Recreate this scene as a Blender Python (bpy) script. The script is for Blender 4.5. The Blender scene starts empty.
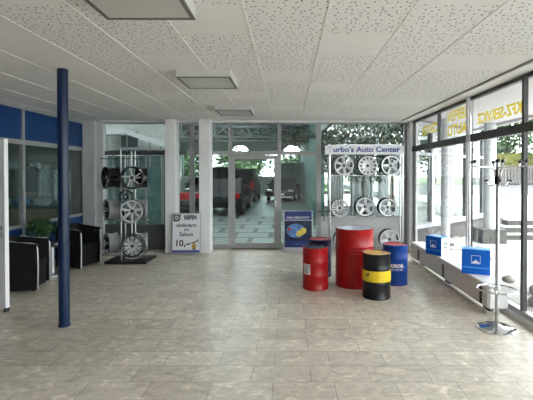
import bpy, bmesh, math, random
from mathutils import Vector, Matrix, Euler
random.seed(7)
C = bpy.context.scene.collection
PI = math.pi
S = bpy.context.scene

# ------------------------------------------------------------------ camera
cd = bpy.data.cameras.new('camera'); cam = bpy.data.objects.new('camera', cd); C.objects.link(cam)
cam.location = (0, 0, 1.72); cam.rotation_euler = (math.radians(89.2), 0, 0)
cd.sensor_width = 36; cd.lens = 405/533*36; cd.shift_x = -0.0422; cd.shift_y = -0.040
cd.clip_start = 0.05; cd.clip_end = 400
S.camera = cam
# ------------------------------------------------------------------ world: bright overcast sky
w = bpy.data.worlds.new('world'); S.world = w; w.use_nodes = True
nt = w.node_tree; nt.nodes.clear()
out = nt.nodes.new('ShaderNodeOutputWorld'); bg = nt.nodes.new('ShaderNodeBackground')
tc = nt.nodes.new('ShaderNodeTexCoord'); sx = nt.nodes.new('ShaderNodeSeparateXYZ'); rp = nt.nodes.new('ShaderNodeValToRGB')
nt.links.new(tc.outputs['Generated'], sx.inputs[0]); nt.links.new(sx.outputs['Z'], rp.inputs[0])
rp.color_ramp.elements[0].position = 0.0; rp.color_ramp.elements[0].color = (0.93, 0.95, 1.0, 1)
rp.color_ramp.elements[1].position = 0.6; rp.color_ramp.elements[1].color = (0.99, 0.99, 1.0, 1)
nt.links.new(rp.outputs[0], bg.inputs[0]); bg.inputs[1].default_value = 1.9
nt.links.new(bg.outputs[0], out.inputs[0])
# soft sun through thin cloud, over the street on the window side
sd = bpy.data.lights.new('sun', 'SUN'); sd.energy = 1.2; sd.angle = math.radians(12); sd.color = (1.0, 0.96, 0.9)
so = bpy.data.objects.new('sun', sd); C.objects.link(so); so.rotation_euler = (math.radians(12), math.radians(33), 0)
S.view_settings.view_transform = 'Standard'; S.view_settings.look = 'None'
S.view_settings.exposure = 2.4; S.view_settings.gamma = 1; S.view_settings.use_curve_mapping = False
S.cycles.max_bounces = 12; S.cycles.diffuse_bounces = 7; S.cycles.glossy_bounces = 5
S.cycles.transparent_max_bounces = 24; S.cycles.sample_clamp_indirect = 8
S.cycles.caustics_reflective = False

# ------------------------------------------------------------------ materials
def mat(name, col, rough=0.5, metal=0.0, var=0.06, scale=8.0, bump=0.0, spec=None, coat=0.0, trans=0.0, alpha=None):
    m = bpy.data.materials.new(name); m.use_nodes = True
    n = m.node_tree; b = n.nodes['Principled BSDF']
    b.inputs['Roughness'].default_value = rough; b.inputs['Metallic'].default_value = metal
    if spec is not None: b.inputs['Specular IOR Level'].default_value = spec
    b.inputs['Coat Weight'].default_value = coat
    if trans: b.inputs['Transmission Weight'].default_value = trans
    t = n.nodes.new('ShaderNodeTexCoord'); nz = n.nodes.new('ShaderNodeTexNoise'); nz.inputs['Scale'].default_value = scale
    nz.inputs['Detail'].default_value = 4
    n.links.new(t.outputs['Object'], nz.inputs['Vector'])
    r = n.nodes.new('ShaderNodeValToRGB')
    lo = [max(0, c*(1-var)) for c in col]; hi = [min(1, c*(1+var)) for c in col]
    r.color_ramp.elements[0].position = .3; r.color_ramp.elements[1].position = .7
    r.color_ramp.elements[0].color = (*lo, 1); r.color_ramp.elements[1].color = (*hi, 1)
    n.links.new(nz.outputs['Fac'], r.inputs[0]); n.links.new(r.outputs[0], b.inputs['Base Color'])
    if bump:
        bp = n.nodes.new('ShaderNodeBump'); bp.inputs['Strength'].default_value = bump; bp.inputs['Distance'].default_value = 0.01
        n.links.new(nz.outputs['Fac'], bp.inputs['Height']); n.links.new(bp.outputs[0], b.inputs['Normal'])
    return m

def glass_mat(name, tint=(0.93, 0.96, 0.95), r0=0.035):
    m = bpy.data.materials.new(name); m.use_nodes = True
    n = m.node_tree; n.nodes.clear()
    o = n.nodes.new('ShaderNodeOutputMaterial'); mx = n.nodes.new('ShaderNodeMixShader')
    tr = n.nodes.new('ShaderNodeBsdfTransparent'); gl = n.nodes.new('ShaderNodeBsdfGlossy')
    tr.inputs[0].default_value = (*tint, 1); gl.inputs['Roughness'].default_value = 0.0
    lw = n.nodes.new('ShaderNodeLayerWeight'); lw.inputs[0].default_value = 0.5
    p = n.nodes.new('ShaderNodeMath'); p.operation = 'POWER'; p.inputs[1].default_value = 5
    k = n.nodes.new('ShaderNodeMath'); k.operation = 'MULTIPLY_ADD'; k.inputs[1].default_value = 1-r0; k.inputs[2].default_value = r0
    n.links.new(lw.outputs['Facing'], p.inputs[0]); n.links.new(p.outputs[0], k.inputs[0]); n.links.new(k.outputs[0], mx.inputs[0])
    n.links.new(tr.outputs[0], mx.inputs[1]); n.links.new(gl.outputs[0], mx.inputs[2]); n.links.new(mx.outputs[0], o.inputs[0])
    return m

def floor_mat():
    m = bpy.data.materials.new('stone_floor'); m.use_nodes = True
    n = m.node_tree; b = n.nodes['Principled BSDF']
    t = n.nodes.new('ShaderNodeTexCoord'); mp = n.nodes.new('ShaderNodeMapping')
    mp.inputs['Location'].default_value = (0.13, -3.31, 0)
    n.links.new(t.outputs['Object'], mp.inputs[0])
    br = n.nodes.new('ShaderNodeTexBrick'); br.offset = 0.37; br.offset_frequency = 2; br.squash = 1
    br.inputs['Scale'].default_value = 1.0; br.inputs['Brick Width'].default_value = 0.5; br.inputs['Row Height'].default_value = 0.285
    br.inputs['Mortar Size'].default_value = 0.0022; br.inputs['Mortar Smooth'].default_value = 0.3; br.inputs['Bias'].default_value = 0
    br.inputs['Color1'].default_value = (0.56, 0.50, 0.42, 1); br.inputs['Color2'].default_value = (0.68, 0.615, 0.525, 1)
    br.inputs['Mortar'].default_value = (0.13, 0.11, 0.09, 1)
    n.links.new(mp.outputs[0], br.inputs['Vector'])
    # marble clasts: pale streaky flakes in a beige ground
    mp2 = n.nodes.new('ShaderNodeMapping'); mp2.inputs['Scale'].default_value = (1, 1.5, 1); n.links.new(t.outputs['Object'], mp2.inputs[0])
    nz = n.nodes.new('ShaderNodeTexNoise'); nz.inputs['Scale'].default_value = 7; nz.inputs['Detail'].default_value = 7; nz.inputs['Roughness'].default_value = .62; nz.inputs['Distortion'].default_value = 1.2
    n.links.new(mp2.outputs[0], nz.inputs['Vector'])
    r = n.nodes.new('ShaderNodeValToRGB'); r.color_ramp.elements[0].position = .36; r.color_ramp.elements[0].color = (0.78, 0.77, 0.76, 1)
    r.color_ramp.elements[1].position = .66; r.color_ramp.elements[1].color = (1.45, 1.45, 1.44, 1)
    e = r.color_ramp.elements.new(.5); e.color = (1, 1, 1, 1); e = r.color_ramp.elements.new(.59); e.color = (1.08, 1.08, 1.08, 1)
    n.links.new(nz.outputs['Fac'], r.inputs[0])
    mu = n.nodes.new('ShaderNodeMixRGB'); mu.blend_type = 'MULTIPLY'; mu.inputs[0].default_value = 1
    n.links.new(br.outputs['Color'], mu.inputs[1]); n.links.new(r.outputs[0], mu.inputs[2])
    n.links.new(mu.outputs[0], b.inputs['Base Color'])
    n2 = n.nodes.new('ShaderNodeTexNoise'); n2.inputs['Scale'].default_value = 3; n.links.new(t.outputs['Object'], n2.inputs['Vector'])
    mr = n.nodes.new('ShaderNodeMapRange'); mr.inputs['To Min'].default_value = .24; mr.inputs['To Max'].default_value = .42
    n.links.new(n2.outputs['Fac'], mr.inputs[0]); n.links.new(mr.outputs[0], b.inputs['Roughness'])
    bp = n.nodes.new('ShaderNodeBump'); bp.inputs['Strength'].default_value = .25; bp.inputs['Distance'].default_value = .002; bp.invert = True
    n.links.new(br.outputs['Fac'], bp.inputs['Height']); n.links.new(bp.outputs[0], b.inputs['Normal'])
    return m

def perf_mat():
    m = mat('perforated_ceiling_panel', (0.84, 0.83, 0.82), .85, var=.02)
    n = m.node_tree; b = n.nodes['Principled BSDF']
    src = b.inputs['Base Color'].links[0].from_socket
    t = n.nodes.new('ShaderNodeTexCoord')
    last = src
    for sc, thr in ((16, .125), (23, .075)):
        v = n.nodes.new('ShaderNodeTexVoronoi'); v.voronoi_dimensions = '2D'; v.inputs['Scale'].default_value = sc; v.inputs['Randomness'].default_value = .85
        n.links.new(t.outputs['Object'], v.inputs['Vector'])
        lt = n.nodes.new('ShaderNodeMath'); lt.operation = 'LESS_THAN'; lt.inputs[1].default_value = thr
        n.links.new(v.outputs['Distance'], lt.inputs[0])
        mx = n.nodes.new('ShaderNodeMixRGB'); mx.inputs[2].default_value = (0.13, 0.125, 0.115, 1)
        n.links.new(lt.outputs[0], mx.inputs[0]); n.links.new(last, mx.inputs[1]); last = mx.outputs[0]
    n.links.new(last, b.inputs['Base Color'])
    return m

def grid_mat(name, col, joint, w_, h_, rough=.4, mortar=.012, offset=.5):
    m = bpy.data.materials.new(name); m.use_nodes = True
    n = m.node_tree; b = n.nodes['Principled BSDF']; b.inputs['Roughness'].default_value = rough
    t = n.nodes.new('ShaderNodeTexCoord'); br = n.nodes.new('ShaderNodeTexBrick'); br.offset = offset
    br.inputs['Scale'].default_value = 1; br.inputs['Brick Width'].default_value = w_; br.inputs['Row Height'].default_value = h_
    br.inputs['Mortar Size'].default_value = mortar
    br.inputs['Color1'].default_value = (*[c*.94 for c in col], 1); br.inputs['Color2'].default_value = (*[min(1, c*1.06) for c in col], 1)
    br.inputs['Mortar'].default_value = (*joint, 1)
    n.links.new(t.outputs['Object'], br.inputs['Vector']); n.links.new(br.outputs['Color'], b.inputs['Base Color'])
    return m

M = {}
M['floor'] = floor_mat()
M['plain'] = mat('plain_ceiling_panel', (0.84, 0.83, 0.82), .85, var=.02)
M['perf'] = perf_mat()
M['joint'] = mat('ceiling_joint', (0.86, 0.86, 0.84), .6, var=.02)
M['white'] = mat('white_paint', (0.80, 0.80, 0.80), .6, var=.03)
M['softwhite'] = mat('grey_white_paint', (0.55, 0.56, 0.56), .6, var=.04)
M['alu'] = mat('light_grey_aluminium', (0.36, 0.365, 0.365), .4, .25, var=.04)
M['dark'] = mat('dark_grey_frame', (0.055, 0.055, 0.055), .45, .2, var=.1)
M['blue_panel'] = mat('blue_panel', (0.001, 0.035, 0.15), .35, var=.08)
M['blue_col'] = mat('blue_column_paint', (0.002, 0.013, 0.052), .3, var=.06, spec=.35)
M['glass'] = glass_mat('window_glass')
M['dimglass'] = glass_mat('partition_glass', (0.86, 0.93, 0.92), .04)
M['chrome'] = mat('chrome', (0.75, 0.76, 0.78), .12, 1, var=.02)
M['steel'] = mat('brushed_steel', (0.5, 0.51, 0.52), .35, .9, var=.08)
M['black'] = mat('black_plastic', (0.012, 0.012, 0.013), .4, var=.2)
M['leather'] = mat('black_leather', (0.008, 0.008, 0.008), .6, spec=.15, var=.25, scale=30, bump=.3)
M['trimgrey'] = mat('pale_grey_trim', (0.45, 0.45, 0.44), .35, .4, var=.04)
M['red'] = mat('red_drum_paint', (0.36, 0.004, 0.006), .35, var=.08, spec=.4)
M['redlid'] = mat('red_lid_paint', (0.45, 0.03, 0.035), .4, var=.1)
M['navy'] = mat('navy_drum_paint', (0.004, 0.014, 0.06), .5, var=.1, spec=.25)
M['blue'] = mat('blue_drum_paint', (0.003, 0.045, 0.26), .4, var=.08, spec=.3)
M['yellow'] = mat('yellow_drum_paint', (0.78, 0.55, 0.02), .35, var=.05)
M['ochre'] = mat('ochre_lid_paint', (0.62, 0.36, 0.05), .4, var=.12)
M['blackdrum'] = mat('black_drum_paint', (0.006, 0.006, 0.008), .3, var=.1, spec=.4)
M['lidsilver'] = mat('bluish_white_lid', (0.55, 0.62, 0.75), .3, .3, var=.05)
M['paper'] = mat('white_paper', (0.75, 0.76, 0.80), .6, var=.02)
M['ink'] = mat('black_ink', (0.02, 0.02, 0.03), .6)
M['paleink'] = mat('pale_ink', (0.62, 0.64, 0.74), .6, var=.02)
M['blueink'] = mat('blue_ink', (0.05, 0.07, 0.32), .6)
M['posterblue'] = mat('poster_blue', (0.02, 0.035, 0.17), .45, var=.25, scale=6)
M['posternavy'] = mat('poster_navy', (0.012, 0.022, 0.06), .45, var=.5, scale=9)
M['posterglobe'] = mat('poster_globe_blue', (0.10, 0.22, 0.50), .45, var=.6, scale=12)
M['posteryellow'] = mat('poster_yellow', (0.70, 0.55, 0.08), .45, var=.25, scale=20)
M['posterred'] = mat('poster_red', (0.4, 0.05, 0.06), .45)
M['boxblue'] = mat('box_blue', (0.003, 0.12, 0.58), .5, var=.05, spec=.25)
M['boxtop'] = mat('box_light_blue', (0.08, 0.40, 0.85), .35, var=.05)
M['boxwhite'] = mat('box_white', (0.85, 0.87, 0.9), .5, var=.02)
M['silver'] = mat('silver_rim_paint', (0.62, 0.63, 0.65), .35, .35, var=.05)
M['greyrim'] = mat('dull_silver_barrel', (0.50, 0.51, 0.52), .3, .5, var=.08)
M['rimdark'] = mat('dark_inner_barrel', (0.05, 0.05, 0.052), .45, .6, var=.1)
M['signwhite'] = mat('board_white', (0.88, 0.89, 0.92), .5, var=.01)
M['curt'] = mat('grey_curtain', (0.24, 0.25, 0.25), .8, var=.1)
M['rimblack'] = mat('gloss_black_rim', (0.012, 0.012, 0.013), .25, var=.1, coat=.3)
M['rubber'] = mat('black_rubber', (0.014, 0.014, 0.014), .75, var=.2)
M['radiator'] = mat('radiator_panel', (0.58, 0.56, 0.54), .5, var=.04)
M['radtop'] = mat('white_lacquer_shelf', (0.80, 0.80, 0.80), .4, var=.02)
M['leaf'] = mat('plant_leaves', (0.03, 0.085, 0.02), .5, var=.5, scale=12)
M['leafgrey'] = mat('dusty_leaves', (0.065, 0.08, 0.055), .6, var=.5, scale=10)
M['tree'] = mat('tree_leaves', (0.03, 0.068, 0.018), .7, var=.55, scale=1.5)
M['tree2'] = mat('light_tree_leaves', (0.05, 0.085, 0.02), .7, var=.4, scale=1.5)
M['hedge'] = mat('yellow_green_hedge', (0.13, 0.13, 0.03), .8, var=.25, scale=4)
M['bark'] = mat('bark', (0.10, 0.075, 0.055), .9, var=.3)
M['terracotta'] = mat('terracotta', (0.40, 0.17, 0.09), .8, var=.1)
M['potgrey'] = mat('dark_pot', (0.06, 0.06, 0.065), .6)
M['soil'] = mat('soil', (0.04, 0.03, 0.02), .95, var=.3)
M['pave'] = mat('pale_paving', (0.36, 0.35, 0.335), .9, var=.12, scale=3)
M['road'] = mat('asphalt', (0.055, 0.055, 0.063), .85, var=.1, scale=2)
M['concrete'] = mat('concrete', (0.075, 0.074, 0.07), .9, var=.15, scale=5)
M['outwall'] = mat('outside_render', (0.105, 0.10, 0.098), .85, var=.08, scale=4)
M['outwhite'] = mat('outside_white', (0.46, 0.47, 0.49), .6, var=.02)
M['soffit'] = mat('canopy_soffit', (0.55, 0.535, 0.545), .7, var=.04)
M['stone'] = mat('garden_stone', (0.22, 0.20, 0.18), .9, var=.3, scale=9)
M['teal'] = mat('teal_wall', (0.05, 0.145, 0.14), .5, var=.25, scale=3)
M['tealpane'] = mat('teal_panel', (0.115, 0.19, 0.185), .35, var=.3, scale=2)
M['hallwall'] = mat('hall_wall', (0.66, 0.67, 0.66), .7, var=.1)
M['halldark'] = mat('grey_lower_panel', (0.08, 0.085, 0.085), .5, var=.1)
M['hallfloor'] = grid_mat('hall_floor', (0.15, 0.19, 0.185), (0.008, 0.012, 0.012), 1.0, .9, .5, .07)
M['hallfloor2'] = grid_mat('hall_floor_far', (0.11, 0.15, 0.15), (0.05, 0.07, 0.07), .6, .6, .32, .02, 0)
M['truss'] = mat('truss_steel', (0.09, 0.095, 0.095), .6, var=.1)
M['carblack'] = mat('black_car_paint', (0.005, 0.006, 0.007), .6, var=.1, spec=.12)
M['carglass'] = mat('dark_car_glass', (0.010, 0.012, 0.014), .3, var=.1, spec=.15)
M['tail'] = mat('red_tail_lens', (0.45, 0.015, 0.015), .2, var=.1)
M['lens'] = mat('clear_lamp_lens', (0.7, 0.72, 0.75), .1, .4)
M['sideroom'] = mat('side_room_wall', (0.36, 0.34, 0.31), .8, var=.08)
M['cloth_navy'] = mat('navy_cloth', (0.008, 0.018, 0.05), .9, var=.3, scale=14, bump=.5)
M['cloth_pale'] = mat('pale_cloth', (0.50, 0.53, 0.55), .9, var=.3, scale=14, bump=.5)
M['yellowfilm'] = mat('yellow_window_letters', (0.85, 0.72, 0.03), .5, var=.04)
_n = M['yellowfilm'].node_tree; _t = _n.nodes.new('ShaderNodeBsdfTranslucent'); _t.inputs[0].default_value = (.80, .70, .03, 1)
_m = _n.nodes.new('ShaderNodeMixShader'); _m.inputs[0].default_value = .7
_n.links.new(_n.nodes['Principled BSDF'].outputs[0], _m.inputs[1]); _n.links.new(_t.outputs[0], _m.inputs[2])
_n.links.new(_m.outputs[0], [x for x in _n.nodes if x.type == 'OUTPUT_MATERIAL'][0].inputs[0])
M['lampframe'] = mat('lamp_frame_grey', (0.16, 0.155, 0.15), .5, var=.05)
M['lampside'] = mat('lamp_side', (0.55, 0.545, 0.53), .5, var=.03)
M['diffuser'] = mat('lamp_diffuser', (0.60, 0.59, 0.56), .35, var=.03, scale=40)
M['tanwood'] = mat('tan_wood', (0.30, 0.20, 0.12), .6, var=.2)
M['bronze'] = mat('ochre_figure_print', (0.42, 0.27, 0.05), .6, var=.3, scale=40)

# ------------------------------------------------------------------ mesh helpers
class MB:
    def __init__(s): s.b = bmesh.new()
    def box(s, x0, x1, y0, y1, z0, z1, mi=0):
        v = [s.b.verts.new(p) for p in ((x0,y0,z0),(x1,y0,z0),(x1,y1,z0),(x0,y1,z0),(x0,y0,z1),(x1,y0,z1),(x1,y1,z1),(x0,y1,z1))]
        for f in ((0,3,2,1),(4,5,6,7),(0,1,5,4),(1,2,6,5),(2,3,7,6),(3,0,4,7)):
            s.b.faces.new([v[i] for i in f]).material_index = mi
        return v
    def beam(s, a, b, w, h, up=(0,0,1)):
        a = Vector(a); b = Vector(b); d = (b-a).normalized(); u = Vector(up)
        if abs(d.dot(u)) > .98: u = Vector((1,0,0))
        r = d.cross(u).normalized(); u = r.cross(d).normalized()
        v = []
        for p in (a, b):
            for i, j in ((-1,-1),(1,-1),(1,1),(-1,1)): v.append(s.b.verts.new(p + r*i*w/2 + u*j*h/2))
        for f in ((0,1,2,3),(7,6,5,4),(0,4,5,1),(1,5,6,2),(2,6,7,3),(3,7,4,0)): s.b.faces.new([v[i] for i in f])
    def tube(s, pts, r, n=12, caps=True, closed=False):
        pts = [Vector(p) for p in pts]; rs = r if isinstance(r, (list, tuple)) else [r]*len(pts)
        rings = []; N = len(pts); pu = None
        for i, p in enumerate(pts):
            if closed: d = (pts[(i+1)%N]-pts[i-1]).normalized()
            else: d = (pts[min(i+1,N-1)]-pts[max(i-1,0)]).normalized()
            if pu is None: pu = Vector((0,0,1)) if abs(d.z) < .9 else Vector((1,0,0))
            a = d.cross(pu).normalized(); u = a.cross(d).normalized(); pu = u
            rings.append([s.b.verts.new(p + (a*math.cos(2*PI*k/n)+u*math.sin(2*PI*k/n))*rs[i]) for k in range(n)])
        for i in range(N if closed else N-1):
            A, B = rings[i], rings[(i+1)%N]
            for k in range(n): s.b.faces.new([A[k], A[(k+1)%n], B[(k+1)%n], B[k]])
        if caps and not closed:
            s.b.faces.new(rings[0][::-1]); s.b.faces.new(rings[-1])
    def lathe(s, prof, o=(0,0,0), axis='Z', n=32, closed=False):
        """prof: list of (radius, height)"""
        o = Vector(o); rings = []
        for r, h in prof:
            ring = []
            for k in range(n):
                c, q = math.cos(2*PI*k/n)*r, math.sin(2*PI*k/n)*r
                p = (c, q, h) if axis == 'Z' else ((c, h, q) if axis == 'Y' else (h, c, q))
                ring.append(s.b.verts.new(o + Vector(p)))
            rings.append(ring)
        m = len(rings)
        for i in range(m if closed else m-1):
            A, B = rings[i], rings[(i+1)%m]
            for k in range(n): s.b.faces.new([A[k], A[(k+1)%n], B[(k+1)%n], B[k]])
        if not closed:
            s.b.faces.new(rings[0][::-1]); s.b.faces.new(rings[-1])
    def prism(s, poly, h0, h1, axis='Z'):
        """poly: 2D outline; axis: extrusion direction"""
        def P(a, b, h): return (a, b, h) if axis == 'Z' else ((a, h, b) if axis == 'Y' else (h, a, b))
        A = [s.b.verts.new(P(a, b, h0)) for a, b in poly]; B = [s.b.verts.new(P(a, b, h1)) for a, b in poly]
        s.b.faces.new(A[::-1]); s.b.faces.new(B)
        k = len(poly)
        for i in range(k): s.b.faces.new([A[i], A[(i+1)%k], B[(i+1)%k], B[i]])
    def ball(s, c, r, sc=(1,1,1), sub=2):
        mt = Matrix.Translation(c) @ Matrix.Diagonal((r*sc[0], r*sc[1], r*sc[2], 1))
        bmesh.ops.create_icosphere(s.b, subdivisions=sub, radius=1, matrix=mt)
    def quad(s, p): s.b.faces.new([s.b.verts.new(q) for q in p])
    def rot(s, ang, axis='Z', cen=(0,0,0), verts=None):
        bmesh.ops.rotate(s.b, cent=cen, matrix=Matrix.Rotation(ang, 3, axis), verts=verts or s.b.verts)
    def build(s, name, m, parent=None, smooth=False, bevel=0, label=None, loc=None, rotz=0):
        bmesh.ops.recalc_face_normals(s.b, faces=s.b.faces)
        me = bpy.data.meshes.new(name); s.b.to_mesh(me); s.b.free()
        ms = m if isinstance(m, (list, tuple)) else [m]
        for q in ms: me.materials.append(q)
        if smooth:
            me.shade_smooth()
            try: me.set_sharp_from_angle(angle=math.radians(40))
            except Exception: pass
        o = bpy.data.objects.new(name, me); C.objects.link(o)
        if parent: o.parent = parent
        if loc: o.location = loc
        if rotz: o.rotation_euler = (0, 0, rotz)
        if label: o['label'] = label
        if bevel:
            q = o.modifiers.new('bevel', 'BEVEL'); q.width = bevel; q.segments = 2; q.limit_method = 'ANGLE'
        return o

def bx(name, m, a, parent=None, **k):
    q = MB(); q.box(*a); return q.build(name, m, parent, **k)
def tag(o, label, cat, group=None, kind=None):
    o['label'] = label; o['category'] = cat
    if group: o['group'] = group
    if kind: o['kind'] = kind
    return o
def thing(name, label, cat, loc=(0,0,0), rotz=0, group=None):
    o = bpy.data.objects.new(name, None); C.objects.link(o); o.empty_display_size = .1
    o.location = loc; o.rotation_euler = (0, 0, rotz)
    return tag(o, label, cat, group)
def struct(name, loc=(0,0,0), label=None, cat=None):
    o = bpy.data.objects.new(name, None); C.objects.link(o); o.location = loc; o['kind'] = 'structure'
    o['label'] = label or 'part of the setting: ' + name.replace('_', ' '); o['category'] = cat or name.split('_')[0]
    return o
def S_(o, label=None, cat=None):
    o['kind'] = 'structure'
    if label: o['label'] = label
    o['category'] = cat or o.name.split('_')[0]
    return o
def text(body, size, m, parent, mtx, name='lettering', extrude=.0012, align='LEFT', offset=0, sx=1.0, label=None, bend=None, fitw=None):
    cu = bpy.data.curves.new('lettering', 'FONT'); cu.body = body; cu.size = size; cu.extrude = extrude
    cu.align_x = align; cu.offset = offset; cu.resolution_u = 3
    t = bpy.data.objects.new('tmp', cu); C.objects.link(t)
    dg = bpy.context.evaluated_depsgraph_get(); dg.update()
    me = bpy.data.meshes.new_from_object(t.evaluated_get(dg)); bpy.data.objects.remove(t)
    if fitw:
        xs_ = [v.co.x for v in me.vertices]; sx = fitw/(max(xs_)-min(xs_))
    for v in me.vertices:
        v.co.x *= sx
        v.co = mtx @ v.co
        if bend:   # wrap onto a vertical cylinder of radius bend[0], centre at local origin, around angle bend[1]
            R, a0 = bend; a = a0 + v.co.x/R; rr = R - v.co.y
            v.co = Vector((rr*math.cos(a), rr*math.sin(a), v.co.z))
    me.materials.clear(); me.materials.append(m)
    o = bpy.data.objects.new(name, me); C.objects.link(o); o.parent = parent
    if label: o['label'] = label
    return o
UP = Matrix.Rotation(PI/2, 4, 'X')          # text plane facing -Y
def T(x, y, z): return Matrix.Translation((x, y, z))

# ================================================================== SETTING
XR, XL, YB, ZC = 2.72, -4.56, 9.15, 2.88
q = MB(); q.box(XL, XR+.12, -9, YB+.1, -.12, 0); S_(q.build('floor', M['floor']), 'beige marble tile floor of the showroom')
# ceiling: 0.6 m panels, some perforated, some plain
q = MB()
plain = {(0, 3), (1, 1), (1, 4), (-1, 0), (3, 2), (-2, 2), (-3, -1), (0, 7), (1, 8), (2, 6), (-2, 8), (-1, 5), (-3, 5), (2, -1), (0, -2), (3, 6), (-3, 8)}
x0 = .28-.6
xs = [XL-.1] + [x0 + .6*k for k in range(-3, 4)] + [2.47]
ys = [2.2 + .6*k - .0 for k in range(-18, 12)] + [YB+.1]
ys = [-9.1] + ys
for i in range(len(xs)-1):
    for j in range(len(ys)-1):
        col = round((xs[i]-x0)/.6); row = round((ys[j]-2.8)/.6)
        f = q.b.faces.new([q.b.verts.new(p) for p in ((xs[i], ys[j], ZC), (xs[i+1], ys[j], ZC), (xs[i+1], ys[j+1], ZC), (xs[i], ys[j+1], ZC))])
        f.material_index = 0 if (i == 0 or (col, row) in plain) else 1
bmesh.ops.remove_doubles(q.b, verts=q.b.verts, dist=.001)
q.box(XL-.1, XR+.15, -9.1, YB+.1, ZC+.02, ZC+.2)
q.box(2.47, 2.50, -9.1, YB+.1, ZC-.004, ZC+.02, 2)
q.box(2.50, XR+.02, -9.1, YB+.1, ZC-.02, ZC+.02)
S_(q.build('ceiling', [M['plain'], M['perf'], M['lampframe']]), 'suspended ceiling of plain and perforated white panels')
q = MB()
for k in range(-7, 4):
    x = x0 + .6*k
    q.box(x-.006, x+.006, -9, YB, ZC-.004, ZC-.0005)
S_(q.build('trim_1', M['joint']), 'thin white joint profiles running along the ceiling')

# right wall: dark metal glazing to the street
rw = struct('window_1', (0,0,0), 'dark framed street glazing with yellow lettering, along the bright side', 'window')
mY = [8.88, 7.42, 6.12, 4.72, 3.32, 1.92, .52, -.88, -2.28, -3.68, -5.08, -6.48, -7.88, -9.0]
q = MB(); q.box(XR, XR+.06, -9, 9.0, ZC-.07, ZC-.02); q.build('top_rail', M['dark'], rw)
q = MB(); q.box(XR-.01, XR+.08, -9, 9.0, 2.19, 2.30); q.build('transom', M['dark'], rw)
q = MB(); q.box(XR, XR+.07, -9, 9.0, .05, .11); q.build('bottom_rail', M['trimgrey'], rw)
for i, y in enumerate(mY):
    q = MB(); q.box(XR, XR+.05, y-.022, y+.022, 2.30, ZC-.07); q.build('mullion', M['alu'] if i == 2 else M['dark'], rw)
    if i != 1:
        q = MB(); q.box(XR, XR+.05, y-.025, y+.025, .11, 2.19); q.build('mullion', M['dark'], rw)
for i in range(len(mY)-1):
    bx('pane', M['glass'], (XR+.03, XR+.036, mY[i+1]+.022, mY[i]-.022, 2.30, ZC-.07), rw)
lo = [m for i, m in enumerate(mY) if i != 1]
for i in range(len(lo)-1):
    bx('pane', M['glass'], (XR+.03, XR+.036, lo[i+1]+.025, lo[i]-.025, .11, 2.19), rw)
# chrome profile at third mullion
q = MB(); q.box(XR-.035, XR-.012, 6.09, 6.15, .05, ZC-.02); q.build('cover_profile', M['radtop'], rw)
q = MB(); q.tube([(XR-.03, 6.03, .05), (XR-.03, 6.03, ZC-.03)], .016); q.build('chrome_rod', M['chrome'], rw, smooth=True)
# yellow letters on the upper panes, read from the street
def wt(body, size, y, z, sx=1.0):
    # text runs along +Y when read from outside
    m = Matrix(((0,0,1,XR+.04),(1,0,0,y),(0,1,0,z),(0,0,0,1)))
    text(body, size, M['yellowfilm'], rw, m, sx=sx, offset=.006)
wt('KFZ-SERVICE', .20, 4.80, 2.44, 1.0)
wt('REIFEN', .24, 6.22, 2.60, 1.15)
wt('AUTO', .24, 6.30, 2.36, 1.15)
wt('CENTER', .24, 7.52, 2.50, 1.0)
wt('TURBO', .25, 3.45, 2.42, 1.2)
q = MB(); q.box(XR-.06, XR+.12, -9, 9.05, -.1, .05); S_(q.build('trim_3', M['radtop']), 'low white kerb under the street glazing')
q = MB(); q.box(XR-.06, XR+.12, 8.93, YB+.1, .05, ZC-.02); S_(q.build('trim_4', M['white']), 'white corner post between the street glazing and the hall glazing')

# left wall with blue panels
lw = struct('wall_left', (0,0,0), 'partition with blue panels above and below grey framed windows', 'wall')
LY = [9.05, 6.97, 5.53]; DY0 = 4.42
q = MB(); q.box(XL-.08, XL, -9, 9.05, 2.81, 2.88); q.build('top_rail', M['alu'], lw)
q = MB(); q.box(XL-.08, XL+.01, -9, 9.05, 2.21, 2.29); q.build('transom', M['alu'], lw)
for a, b in ((9.0, 7.0), (6.94, 5.56), (5.50, 4.42), (4.36, 2.2), (2.14, 0), (-.06, -9)):
    bx('blue_upper_panel', M['blue_panel'], (XL-.05, XL-.02, b, a, 2.29, 2.81), lw, label='blue panel above the glass')
for y in (9.02, 6.97, 5.53, 4.39, 2.17, -.03):
    bx('mullion', M['alu'], (XL-.08, XL+.005, y-.03, y+.03, 0, 2.81), lw)
for a, b in ((8.99, 7.0), (6.94, 5.56), (4.36, 2.2), (2.14, 0), (-.06, -9)):
    bx('sill_rail', M['alu'], (XL-.08, XL+.005, b, a, .78, .84), lw)
    bx('blue_lower_panel', M['blue_panel'], (XL-.05, XL-.02, b, a, .05, .78), lw, label='blue panel below the glass')
    bx('glazing', M['dimglass'], (XL-.04, XL-.034, b, a, .84, 2.21), lw)
bx('base_rail', M['alu'], (XL-.08, XL+.005, 5.56, 9.05, 0, .05), lw)
bx('base_rail', M['alu'], (XL-.08, XL+.005, -9, 4.36, 0, .05), lw)
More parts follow.
